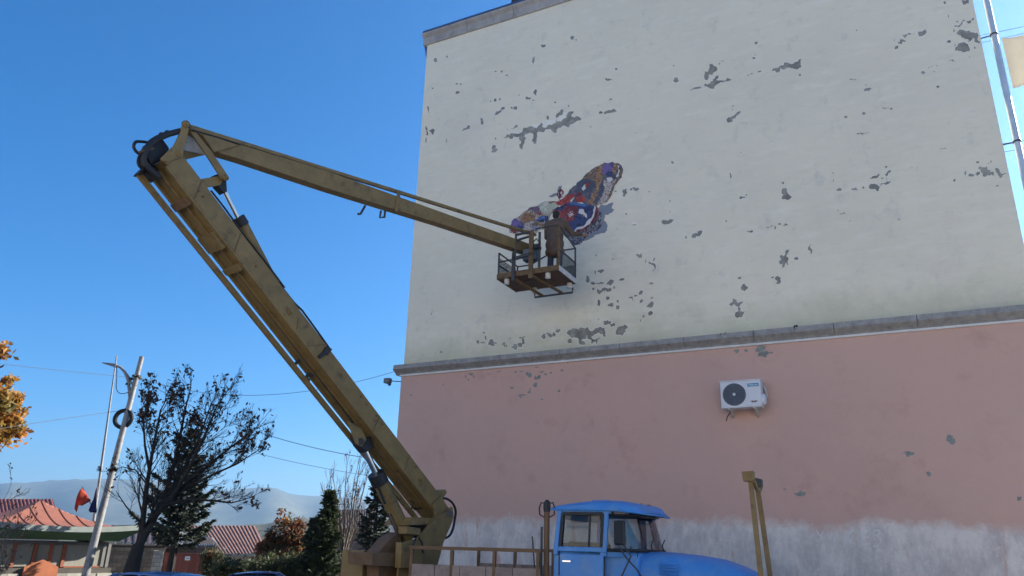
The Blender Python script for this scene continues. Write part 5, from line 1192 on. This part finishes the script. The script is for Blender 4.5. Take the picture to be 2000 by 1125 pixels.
def houses():
    simple_house(-150, 125, 975, 1040, 40, 7, 'roof_red', 'house_wall', 'house with red sheet roof behind the pagoda pavilion', n=34, pxr1=103)
    simple_house(190, 325, 1030, 1066, 37, 6, 'roof_dark', 'house_dark', 'low house with dark plain roof behind the stone wall', n=10)
    t, A, B, z = simple_house(395, 525, 1027, 1082, 44, 8, 'roof_rust', 'house_wall', 'house with ribbed rusty red roof behind the garden gate', n=20, pxr0=352, pxr1=499)
    simple_house(305, 425, 1040, 1066, 38, 3.0, 'roof_tin', 'house_dark', 'shed with dark ribbed tin roof above the red gate', n=26, pxr0=345, pxr1=400)
    simple_house(640, 735, 996, 1032, 46, 6, 'roof_dark', 'house_dark', 'house with dark brown roof behind the bare slender tree', n=20)
    # dark awning over the gate
    P = gz(at(400, 1060, 35)); t = empty('awning', P); tag(t, 'dark folded awning under the rusty red roof', 'awning')
    MB().hexa([at(384, 1062, 35), at(424, 1062, 35), at(424, 1060, 36.5), at(384, 1060, 36.5), at(392, 1049, 35.6), at(412, 1050, 35.6), at(416, 1050, 36.5), at(392, 1049, 36.5)]).build('canopy', 'house_dark', t)
    for x in (386, 421): MB().tube([gz(at(x, 1062, 35.2)), at(x, 1060, 35.2)], .04, 8).build('post', 'dark_steel', t)
    # satellite dish-like white cowl on the roof behind the conifer
    # gateway with little red roof right of the pavilion
    fr, P = face_frame(185, 27.5, 4); t = empty('gateway', P); tag(t, 'small gateway with red hipped roof and tan pillars', 'gateway')
    zt = at(185, 1056, 27.5)[2]-P[2]
    r = MB().add([fr(-.55, -.35, zt), fr(.62, -.35, zt), fr(.62, .6, zt), fr(-.55, .6, zt), fr(-.2, .1, zt+.27), fr(.2, .1, zt+.27)], [(0, 1, 5, 4), (1, 2, 5), (2, 3, 4, 5), (3, 0, 4), (0, 3, 2, 1)]).build('roof', 'roof_red', t)
    for x in np.linspace(-.4, .45, 7): MB().tube([fr(x, -.35, zt+.012), fr(x*.45, .1, zt+.275)], .014, 5).build('roof_rib', 'roof_red', r)
    MB().box(fr, -.60, .68, -.40, -.35, zt-.03, zt+.02).build('eave_board', 'fascia_pale', t)
    for x in (-.42, .30): MB().box(fr, x-.10, x+.10, -.25, -.05, 0, zt).build('pillar', 'wood_tan', t)
    MB().box(fr, -.4, .3, .0, .06, 0, zt-.02).build('panel', 'kiosk_grey', t)
    # stone wall
    fr, P = face_frame(268, 33.0, 0); t = empty('stone_wall', P); tag(t, 'tan stone block garden wall behind the bare tree', 'wall')
    zt = at(268, 1066, 33)[2]-P[2]
    MB().box(fr, -1.42, 1.12, .03, .28, -.3, zt).build('wall_core', 'mortar', t)
    blocks(t, fr, -1.42, 1.12, 0, zt, .33, .152, -.03, .07, 'stone_tan')
    MB().box(fr, -1.5, 1.2, -.08, .34, zt+.003, zt+.05).build('coping', 'stone_tan', t)
    for i, x in enumerate(np.arange(-1.35, 1.1, .3)): MB().prism([fr(x, -.06, zt+.053), fr(x+.2, -.06, zt+.053), fr(x+.26, -.06, zt+.16), fr(x+.06, -.06, zt+.16)], fr(0, .2, 0)-fr(0, 0, 0)).build('coping_tile', 'stone_white', t)
    # gate with piers
    fr, P = face_frame(365, 32.5, 0); t = empty('garden_gate', P); tag(t, 'red ribbed metal gate with small white number plate', 'gate')
    zt = at(365, 1083, 32.5)[2]-P[2]; w_ = .76
    MB().box(fr, -w_, w_, .03, .05, .02, zt).build('gate_sheet', 'gate_red', t)
    for k in range(11):
        x = -w_+.02+k*(2*w_-.04)/11; MB().box(fr, x, x+.112, -.005, .028, .03, zt-.02).build('gate_rib', 'gate_red', t)
    MB().box(fr, -w_-.03, w_+.03, -.01, .06, zt+.002, zt+.05).build('top_rail', 'gate_red', t)
    pl = MB().box(fr, .02, .21, -.025, -.008, zt-.22, zt-.07).build('number_plate', 'sign_white', t)
    m = MB()
    for x in (.06, .11, .155): m.box(fr, x, x+.025, -.030, -.0255, zt-.165, zt-.13)
    m.build('number', 'car_dark', pl)
    for (cx, hh, lab, px) in ((-.98, .10, 'white stone pier left of the red gate', 0), (1.62, .05, 'white stone pier among the hedge right of the red gate', 1)):
        g = gz(fr(cx, 0, 0)); t2 = empty('gate_pier', g); tag(t2, lab, 'pier')
        MB().box(fr, cx-.18, cx+.18, -.12, .2, -.3, zt+hh).build('pier_core', 'mortar', t2)
        blocks(t2, fr, cx-.19, cx+.19, -.05, zt+hh+.04, .20, .15, -.16, .05, 'stone_white')
    # pale block wall and posts right of the conifers
    fr, P = face_frame(672, 30.0, 0); t = empty('block_wall', P); tag(t, 'low pale block wall between the conifers and the truck', 'wall')
    zt = at(672, 1094, 30)[2]-P[2]; MB().box(fr, -.42, 1.6, .03, .22, -.3, zt).build('wall_core', 'mortar', t); blocks(t, fr, -.42, 1.6, 0, zt, .4, .2, -.02, .06, 'stone_white')
    for i, (px, lab) in enumerate(((645, 'pale stone gate post in front of the dark conifer'), (627, 'slim pinkish post beside the dark conifer'))):
        fr, P = face_frame(px, 29.5, 0); t = empty('gate_post', P); tag(t, lab, 'post'); zt = at(px, 1092, 29.5)[2]-P[2]
        MB().box(fr, -.09, .09, -.09, .09, -.2, zt).build('shaft', 'stone_white' if i == 0 else 'house_wall', t); MB().box(fr, -.12, .12, -.12, .12, zt+.002, zt+.05).build('cap', 'stone_white', t)
houses()

# ================================================================== TREES
class Tree:
    def __init__(s, seed): s.m = MB(); s.r = random.Random(seed); s.tips = []
    def limb(s, p, d, ln, r0, depth, up=.25, wob=.25, kids=(3, 5), ratio=.6, spread=.9, n=5, rmin=.006, bias=None):
        pts = [p]; rad = [r0]; p = np.array(p); d = unit(d); dirs = [d]
        for i in range(n):
            d = unit(d+np.array([s.r.gauss(0, wob), s.r.gauss(0, wob), s.r.gauss(0, wob)])*.45+UP*up*.2+(bias*.12 if bias is not None else 0))
            p = p+d*ln/n; pts.append(p); rad.append(max(r0*(1-.75*(i+1)/n), rmin)); dirs.append(d)
        s.m.tube(pts, rad, 6 if r0 > .03 else (4 if r0 > .012 else 3), False)
        s.tips.append((pts[-1], dirs[-1], depth)); s.tips.append((pts[-2], dirs[-2], depth))
        if depth > 0:
            for k in range(s.r.randint(*kids)):
                t = s.r.uniform(.25, 1.0); i = min(int(t*n), n-1); q = pts[i]+(pts[i+1]-pts[i])*(t*n-i)
                a = np.array([s.r.gauss(0, 1), s.r.gauss(0, 1), s.r.gauss(0, 1)]); a = unit(a-dirs[i]*(a @ dirs[i]))
                s.limb(q, unit(dirs[i]+a*spread*s.r.uniform(.5, 1.1)), ln*ratio*s.r.uniform(.7, 1.15)*(1.15-.5*t), max(rad[i]*.5, rmin), depth-1, up, wob, kids, ratio, spread, n, rmin, bias)
    def stem(s, pts, rad, depth, nk, ln, **k):      # a hand-placed stem with side limbs
        s.m.tube(pts, rad, 8, False); n = len(pts)-1
        for j in range(nk):
            t = s.r.uniform(.22, 1.0); i = min(int(t*n), n-1); q = pts[i]+(pts[i+1]-pts[i])*(t*n-i); dd = unit(pts[i+1]-pts[i])
            a = np.array([s.r.gauss(0, 1), s.r.gauss(0, 1), s.r.gauss(0, .8)]); a = unit(a-dd*(a @ dd))
            s.limb(q, unit(dd+a*s.r.uniform(.4, 1.0)), ln*s.r.uniform(.6, 1.2)*(1.2-.6*t), rad[i]*.34, depth, **k)
        s.limb(pts[-1], pts[-1]-pts[-2], ln*.8, rad[-1], depth, **k)
def bare_tree():
    Y = 21.0; g = gz(at(258, 1125, Y)); t = empty('bare_tree', g); tag(t, 'dark multi-stemmed tree with few brown leaves in front of the conifer', 'tree')
    T_ = Tree(12); A = lambda x, y, dy=0: at(x, y, Y+dy)
    trunk = [g-UP*.2, A(257, 1114), A(264, 1088), A(271, 1064)]; T_.m.tube(trunk, [.26, .20, .17, .15], 10, False)
    kw = dict(up=.5, wob=.3, kids=(4, 7), ratio=.62, spread=.66, n=5, rmin=.0036)
    ST = [([(271, 1070), (276, 1040), (281, 1000, -.2), (288, 940, -.4), (300, 870, -.6), (314, 800, -.7)], .105, 11, 1.1), ([(268, 1072), (288, 1035), (305, 1005, .2), (328, 950, .4), (346, 880, .5), (362, 800, .6)], .125, 12, 1.15),
          ([(300, 1012), (335, 975), (370, 915, -.5), (400, 850, -.8), (425, 790, -1)], .075, 12, 1.1), ([(318, 985), (362, 945), (412, 905, .6), (455, 870, .9), (488, 845, 1)], .062, 12, 1.0),
          ([(322, 980), (370, 950), (420, 925, -.6), (465, 905, -.8), (495, 885, -1)], .05, 10, .9), ([(325, 985), (372, 975), (415, 978, -.4), (452, 982, -.6), (480, 975, -.7)], .045, 7, .7),
          ([(310, 1000), (345, 940, .5), (385, 870, .8), (408, 800, 1)], .06, 10, 1.05), ([(290, 950), (265, 918), (240, 912, -.3), (222, 918, -.4)], .024, 4, .4),
          ([(292, 920), (283, 870, -.3), (280, 820, -.4), (288, 785, -.5)], .04, 7, .7)]
    for pts, r0, nk, ln in ST:
        P = [A(*p) for p in pts]; T_.stem(P, list(np.linspace(r0, r0*.22, len(P))), 2, int(nk*1.5), ln, **kw)
    T_.m.build('trunk', 'bark', t, fix=False, smooth_=True)
    tp = np.array([p for p, d, k in T_.tips if k < 2]); C = []
    for p in tp:
        c = RM.T @ (p-CAM); px = 1000+FPX*c[0]/c[2]; py = 562.5+FPX*c[1]/c[2]
        k, pr = (2, .22) if (270 < px < 390 and py < 850) else ((1, .13) if py < 900 else (1, .05))
        if random.random() < pr:
            for _ in range(k): C.append(p+rng.normal(size=3)*.06)
    quads('foliage', leafq(np.array(C), .07), 'leaf_brown', t)
bare_tree()
def spruce(name, label, base, H, Rm, seed, m_needle, nb=90, droop=.15, z0=.12, group=None, dens=15, lean=(0, 0), ragged=.2):
    rg = np.random.default_rng(seed); t = empty(name, base); tag(t, label, 'tree', group); m = MB()
    ax = lambda h: base+np.array([lean[0]*h, lean[1]*h, h])
    m.tube([ax(-.2), ax(H*.5), ax(H)], [H*.022+.03, H*.014+.015, .012], 8, False); Q = []
    for i in range(nb):
        h = z0+(1-z0)*(i/nb)**.9; az = i*2.399+rg.normal()*.3; ln = Rm*((1-h)**.7+.06)*rg.uniform(.85-ragged*1.1, 1.12)
        d0 = np.array([math.cos(az), math.sin(az), 0]); p0 = ax(h*H); pts = [p0+d0*ln*s+UP*ln*(-droop*math.sin(s*2.4)+.25*s**3+.1*s) for s in np.linspace(0, 1, 6)]
        m.tube(pts, list(np.linspace(.012+.012*ln, .005, 6)), 4, False)
        n = int(dens*max(ln, .35)*2.2)+6; sd = np.cross(d0, UP)
        for k in range(n):
            s = rg.uniform(.08, 1.02); j = min(int(s*5), 4); q = pts[j]+(pts[j+1]-pts[j])*(s*5-j)
            side = rg.choice([-1, 1]); tw = unit(d0*.75+sd*side*rg.uniform(.2, 1.1)+UP*rg.uniform(-.5, .25)); tl = (.10+.30*(1-s)*min(ln, 1.4))*rg.uniform(.6, 1.2)
            for e in range(3):
                c = q+tw*tl*(e+.3)/3; a = unit(tw+rg.normal(size=3)*.35)*rg.uniform(.055, .11); b = np.cross(a, rg.normal(size=3)); b = unit(b)*rg.uniform(.018, .038)
                Q.append([c-a, c+b, c+a*1.2, c-b])
    m.build('trunk', 'bark', t, fix=False); quads('foliage', Q, m_needle, t); return t
def conifers():
    Y = 25.5; b = gz(at(335, 1100, Y)); H = at(350, 838, Y)[2]-b[2]
    spruce('spruce_tree', 'broad dark spruce standing behind the bare multi-stemmed tree', b, H, 2.05, 3, 'needle_dark', nb=80, droop=.04, z0=.40, dens=36, ragged=.45)
    Y = 28; b = gz(at(632, 1100, Y)); H = at(640, 958, Y)[2]-b[2]
    spruce('cypress_tree', 'dense green conifer left of the slender bare tree', b, H, .82, 5, 'needle_green', nb=120, droop=-.45, z0=.02, dens=26)
    b = gz(at(606, 1100, Y+.5)); H = at(606, 1010, Y)[2]-b[2]
    spruce('cypress_tree', 'short dark conifer between the autumn shrub and the tall green conifer', b, H, .6, 6, 'needle_dark', nb=90, droop=-.4, z0=.02, dens=26)
    Y = 27; b = gz(at(728, 1100, Y)); H = at(738, 935, Y)[2]-b[2]
    spruce('spruce_tree', 'dark spruce right of the slender bare tree behind the lift cylinder', b, H, .95, 8, 'needle_dark', nb=95, droop=.1, z0=.06, dens=19)
conifers()
def slender():
    Y = 29.0; g = gz(at(672, 1100, Y)); t = empty('slender_tree', g); tag(t, 'leafless slender tree with upright twigs between two conifers', 'tree'); T_ = Tree(21)
    kw = dict(up=.9, wob=.22, kids=(2, 4), ratio=.62, spread=.5, n=5, rmin=.0045)
    for (x1, x2, dy, y1) in ((672, 655, 0, 960), (676, 692, .3, 935), (670, 675, -.3, 940), (678, 712, .1, 950), (668, 645, .2, 965), (674, 700, -.2, 925)):
        T_.stem([g-UP*.1+np.array([(x1-672)*.01, dy, 0]), at(x1, 1070, Y+dy), at((x1+x2)/2, 1015, Y+dy), at(x2, y1, Y+dy*1.5)], [.055, .042, .028, .015], 2, 10, 1.2, **kw)
    T_.m.build('trunk', 'bark_pale', t, fix=False); C = np.array([p for p, d, k in T_.tips if random.random() < .10]); quads('foliage', leafq(C, .05), 'leaf_brown', t)
slender()
def leafy(name, label, base, crown, n, size, m_leaf, m_bark, seed, cat='tree', clump=60, trunk_h=None, kids=5, mats2=None):
    # crown: list of ellipsoids (centre, rx, ry, rz)
    rg = np.random.default_rng(seed); t = empty(name, base); tag(t, label, cat); T_ = Tree(seed); cs = []
    top = np.mean([c[0] for c in crown], 0); fork = base+(top-base)*.45
    T_.m.tube([base-UP*.1, base+(fork-base)*.5+rg.normal(size=3)*.03, fork], [.02+.035*np.linalg.norm(top-base), .016+.028*np.linalg.norm(top-base), .012+.02*np.linalg.norm(top-base)], 8, False)
    tot = sum(c[1]*c[2]*c[3] for c in crown)
    for c, rx, ry, rz in crown:
        c = np.asarray(c, float); k = max(int(clump*rx*ry*rz/tot), 4)
        T_.limb(fork, c-fork, np.linalg.norm(c-fork)*.95, .012+.012*rx, 1, up=.2, wob=.3, kids=(3, 5), ratio=.3, spread=.9, rmin=.006)
        u = rg.normal(size=(k, 3)); u /= np.linalg.norm(u, axis=1)[:, None]; rr = rg.random(k)**.4
        q = c+u*rr[:, None]*np.array([rx, ry, rz]); cs.append(q)
        for p in q[::3]: T_.m.tube([fork+(p-fork)*.35+rg.normal(size=3)*.05, p], [.014, .005], 3, False)
    cs = np.concatenate(cs); idx = rg.integers(0, len(cs), n); rad = rg.uniform(.10, .26, len(cs))*(.6+.5*np.mean([c[1] for c in crown]))
    C = cs[idx]+rg.normal(size=(n, 3))*rad[idx][:, None]*.6
    T_.m.build('trunk', m_bark, t, fix=False)
    ms = [m_leaf]+(mats2 or []); sel = rg.integers(0, 100, len(cs)); mi = None
    if mats2: mi = np.array([0 if sel[i] < 70 else 1+(sel[i] % len(mats2)) for i in idx])
    quads('foliage', leafq(C, size, rg), ms, t, mi); return t
def plants():
    # orange tree at the left edge, trunk just outside the frame
    Y = 24.5; A = lambda x, y, dy=0: at(x, y, Y+dy); g = gz(A(-110, 1080))
    leafy('autumn_tree', 'orange-leaved autumn tree at the pavilion with yellowing lower leaves', g, [(A(-45, 790), 1.2, 1.3, 1.0), (A(-5, 845, .2), .75, .8, .55), (A(-130, 760), 1.5, 1.5, 1.3), (A(-5, 770, -.2), .68, .8, .52), (A(-90, 700), 1.0, 1.1, .6), (A(-8, 688), .25, .4, .22), (A(-25, 885), .5, .6, .32)], 17000, .125, 'leaf_orange', 'bark', 31, clump=260, mats2=['leaf_amber', 'leaf_autumn', 'leaf_green'])
    g = gz(at(-40, 1100, 19)); A2 = lambda x, y: at(x, y, 19); t = empty('twiggy_shrub', g); tag(t, 'tangled bare pinkish shrub under the orange tree', 'shrub'); T_ = Tree(41)
    for k in range(11): T_.limb(g+np.array([random.uniform(-.5, .4), random.uniform(-.4, .4), 0]), np.array([random.uniform(-.25, .2), random.uniform(-.3, .3), 1]), 3.0*random.uniform(.7, 1.1), .018, 3, up=.3, wob=.35, kids=(3, 4), ratio=.5, spread=.8, rmin=.005)
    T_.m.build('stems', 'bark_pale', t, fix=False); C = np.array([p for p, d, k in T_.tips if random.random() < .28]); quads('foliage', leafq(C, .06), 'leaf_autumn', t)
    # autumn shrubs and hedges
    Y = 31; A = lambda x, y, dy=0: at(x, y, Y+dy); g = gz(A(560, 1100))
    leafy('autumn_shrub', 'tall russet shrub with thin top beside the ribbed roof house', g, [(A(560, 1060), .85, .6, .65), (A(548, 1010), .16, .2, .32), (A(575, 1030), .42, .4, .35), (A(525, 1075), .5, .5, .35), (A(590, 1060), .4, .4, .4)], 6500, .075, 'leaf_autumn', 'bark_pale', 51, 'shrub', 170, mats2=['leaf_green', 'leaf_autumn', 'leaf_amber'])
    g = gz(at(540, 1115, 29)); leafy('hedge_bush', 'dark green leafy bush below the russet shrub', g, [(at(540, 1112, 29), 1.0, .5, .45), (at(585, 1105, 29), .5, .5, .45)], 5200, .07, 'leaf_green', 'bark', 52, 'bush', 120)
    g = gz(at(470, 1118, 30)); leafy('hedge_bush', 'low green bush in front of the ribbed roof house', g, [(at(450, 1116, 30), .7, .5, .42), (at(490, 1118, 30), .5, .5, .36)], 4500, .065, 'leaf_green', 'bark', 53, 'bush', 110)
    g = gz(at(415, 1110, 31)); leafy('hedge_bush', 'brown and green climbing bush right of the red gate', g, [(at(415, 1094, 31), .45, .35, .38), (at(418, 1115, 31), .5, .35, .45)], 4500, .06, 'leaf_green', 'bark', 54, 'bush', 110, mats2=['leaf_autumn'])
    Y = 29.5; g = gz(at(600, 1095, Y)); leafy('orange_bush', 'small amber bush between the russet shrub and conifers', g, [(at(598, 1088, Y), .22, .2, .28)], 700, .06, 'leaf_amber', 'bark', 55, 'bush', 30)
    # dry grass tufts by the lamp post
    for k, (px, Y) in enumerate(((207, 24.5), (232, 24.8))):
        g = gz(at(px, 1110, Y)); n = 260; C = g+np.stack([rng.normal(size=n)*.12, rng.normal(size=n)*.12, np.zeros(n)], 1); d = np.stack([rng.normal(size=n)*.3, rng.normal(size=n)*.3, np.ones(n)], 1); d /= np.linalg.norm(d, axis=1)[:, None]; h = rng.uniform(.5, 1.0, n)[:, None]
        s = np.stack([rng.normal(size=n), rng.normal(size=n), np.zeros(n)], 1); s /= np.linalg.norm(s, axis=1)[:, None]
        o = quads('dry_grass', np.stack([C-s*.012, C+s*.012, C+d*h+s*.004, C+d*h-s*.004], 1), 'dry_grass'); tag(o, 'tuft of tall dry straw-coloured grass '+('at the lamp post foot' if k == 0 else 'beside the stone wall'), 'grass')
plants()

# ================================================================== PARKED CARS
def car(label, P, ang, paint, hatch=False, s=1.0):
    fr0 = frame(P, ang); fr = lambda x, y, z: fr0(x*s, y*s, z*s); t = empty('parked_car', P); tag(t, label, 'car', 'cars parked in the street')
    prof = [(-2.1, .35), (-2.15, .55), (-2.08, .82), (-1.95, .93), (-1.2, .97), (.75, .98), (1.35, .90), (1.95, .78), (2.1, .62), (2.12, .38)]
    rows = []
    for y, k, dz in ((-.80, .97, -.05), (-.85, 1.0, 0), (-.83, 1.0, .0), (-.6, 1.0, .02), (0, 1.01, .03), (.6, 1.0, .02), (.83, 1.0, 0), (.85, 1.0, 0), (.80, .97, -.05)):
        rows.append([fr(x*k, y, z+dz*(z > .7)) for x, z in prof])
    m = MB().grid(rows)
    m.add([fr(x, -.80, z) for x, z in prof], [tuple(range(len(prof)))]); m.add([fr(x, .80, z) for x, z in prof], [tuple(range(len(prof)-1, -1, -1))])
    m.build('body', paint, t, smooth_=True)
    gx = [(-1.75, .95), (-1.15, 1.36), (-.5, 1.43), (.15, 1.41), (.95, .97)]
    rows = []
    for y, f in ((-.74, 0), (-.66, .55), (-.56, .93), (-.3, 1.0), (0, 1.01), (.3, 1.0), (.56, .93), (.66, .55), (.74, 0)):
        rows.append([fr(x*(1-.0*f), y, .95+(z-.95)*f) for x, z in gx])
    m = MB().grid(rows); m.build('greenhouse', 'car_glass', t, smooth_=True)
    rr = []
    for y in np.linspace(-.57, .57, 9): rr.append([fr(x, y, z+.012+.02*(1-(y/.57)**2)) for x, z in [(-1.12, 1.36), (-.8, 1.405), (-.5, 1.43), (-.15, 1.43), (.15, 1.41)]])
    o = MB().grid(rr).build('roof', paint, t, smooth_=True); so_ = o.modifiers.new('s', 'SOLIDIFY'); so_.thickness = .03
    for sy in (-1, 1):
        for (a, b) in (((-1.75, .95), (-1.12, 1.38)), ((.95, .97), (.15, 1.42)), ((-.35, .97), (-.38, 1.42))): MB().tube([fr(a[0], sy*.745, a[1]), fr(b[0], sy*.575, b[1])], .035*s, 6).build('pillar', paint, t)
        for x in (-1.3, 1.3):
            wh = MB().lathe(fr(x, sy*.70, .30), fr(0, sy, 0)-fr(0, 0, 0), [(0, .2), (0, .27), (.03, .30), (.13, .30), (.16, .27), (.16, .2)], 22).build('wheel', 'rubber', t, smooth_=True)
            MB().lathe(fr(x, sy*.845, .30), fr(0, sy, 0)-fr(0, 0, 0), [(0, .2), (.015, .18), (.0, .05)], 16).build('rim', 'galv', wh, smooth_=True)
        MB().obox(fr(2.06, sy*.6, .66), fr(1, 0, 0)-fr(0, 0, 0), fr(0, 1, 0)-fr(0, 0, 0), UP, .05, .16, .07).build('headlight', 'lamp_clear', t, bevel=.02)
        MB().obox(fr(-2.08, sy*.62, .74), fr(1, 0, 0)-fr(0, 0, 0), fr(0, 1, 0)-fr(0, 0, 0), UP, .04, .14, .08).build('tail_light', 'lamp_red', t, bevel=.02)
        MB().obox(fr(.72, sy*.88, 1.02), fr(1, 0, 0)-fr(0, 0, 0), fr(0, 1, 0)-fr(0, 0, 0), UP, .05, .07, .06).build('wing_mirror', paint, t, bevel=.02)
    MB().box(fr, -2.16, -2.05, -.8, .8, .38, .52).build('bumper', 'car_trim', t); MB().box(fr, 2.05, 2.16, -.78, .78, .38, .52).build('bumper', 'car_trim', t)
def cars():
    def place(px, py, Y, H): P = at(px, py, Y); return np.array([P[0], P[1], ground(P[0], P[1])])
    car('light blue car parked below the bare multi-stemmed tree', gz(at(282, 1118, 15.8)), R(165), 'car_blue')
    car('dark blue car parked below the dark green bush', gz(at(532, 1113, 26)), R(12), 'car_dark')
    car('white car parked in front of the pavilion', gz(at(-28, 1110, 15.5)), R(100), 'car_white')
cars()

# ================================================================== ADDED BLOCK BOUNCING SUN ONTO THE FACADE (unseen, behind the photographer)
def bounce_block():
    O = FL(-6, -30, 0); t = empty('apartment_block', O); tag(t, 'long pale apartment block added out of view to bounce sunlight onto the mural wall', 'building')
    x0, x1, y0, y1, H = -36, 26, -35, -23, 15.5
    MB().box(FL, x0, x1, y0, y1, -1.5, H).build('wall', 'pale_render', t)
    MB().box(FL, x0-.4, x1+.4, y0-.4, y1+.4, H+.003, H+.45).build('cornice', 'cornice_concrete', t)
    MB().prism([FL(x0-.3, y0-.3, H+.46), FL(x0-.3, (y0+y1)/2, H+2.4), FL(x0-.3, y1+.3, H+.46)], F*(x1-x0+.6)).build('roof', 'roof_red', t)
    fm = MB().box(lambda a, b, c: np.array([a, b, c]), -.72, .72, -.05, .05, -.82, .82); gm = MB().box(lambda a, b, c: np.array([a, b, c]), -.62, .62, -.06, .06, -.72, .72); sm = MB().box(lambda a, b, c: np.array([a, b, c]), -.8, .8, -.02, .16, -.9, -.825)
    f0 = None; ang = math.atan2(F[1], F[0])
    for k in range(5):
        for x in np.arange(x0+2, x1-1, 3.1):
            P = FL(x, y1+.02, 1.6+k*3.0)-O
            if f0 is None:
                f0 = link('window', _mesh(fm), 'sign_white', t); g0 = link('pane', _mesh(gm), 'glass_dark', f0); s0 = link('sill', _mesh(sm), 'concrete', f0); f, parts = f0, []
            else:
                f = f0.copy(); COL.objects.link(f); f.parent = t
                for c in (g0, s0): q = c.copy(); COL.objects.link(q); q.parent = f
            f.location = P; f.rotation_euler = (0, 0, ang)
def _mesh(mb):
    me = bpy.data.meshes.new('window'); me.from_pydata([tuple(v) for v in mb.v], [], mb.f); return me
bounce_block()

# ================================================================== AIR
def haze():
    X0, X1, Y0, Y1, Z0, Z1 = -9500, 9500, -9500, 9500, -30, 335
    fr = lambda x, y, z: np.array([x, y, z], float); o = MB().box(fr, X0, X1, Y0, Y1, Z0, Z1).build('haze', None)
    m = bpy.data.materials.new('haze_air'); m.use_nodes = True; N = m.node_tree.nodes; N.remove(N['Principled BSDF'])
    v = N.new('ShaderNodeVolumePrincipled'); v.inputs['Color'].default_value = (.47, .74, 1, 1); v.inputs['Density'].default_value = HAZE; v.inputs['Anisotropy'].default_value = .5
    m.node_tree.links.new(v.outputs[0], N['Material Output'].inputs['Volume']); o.data.materials.append(m); tag(o, kind='stuff'); o['label'] = 'thin blue haze in the air before the mountains'
HAZE = 2.0e-4
haze()
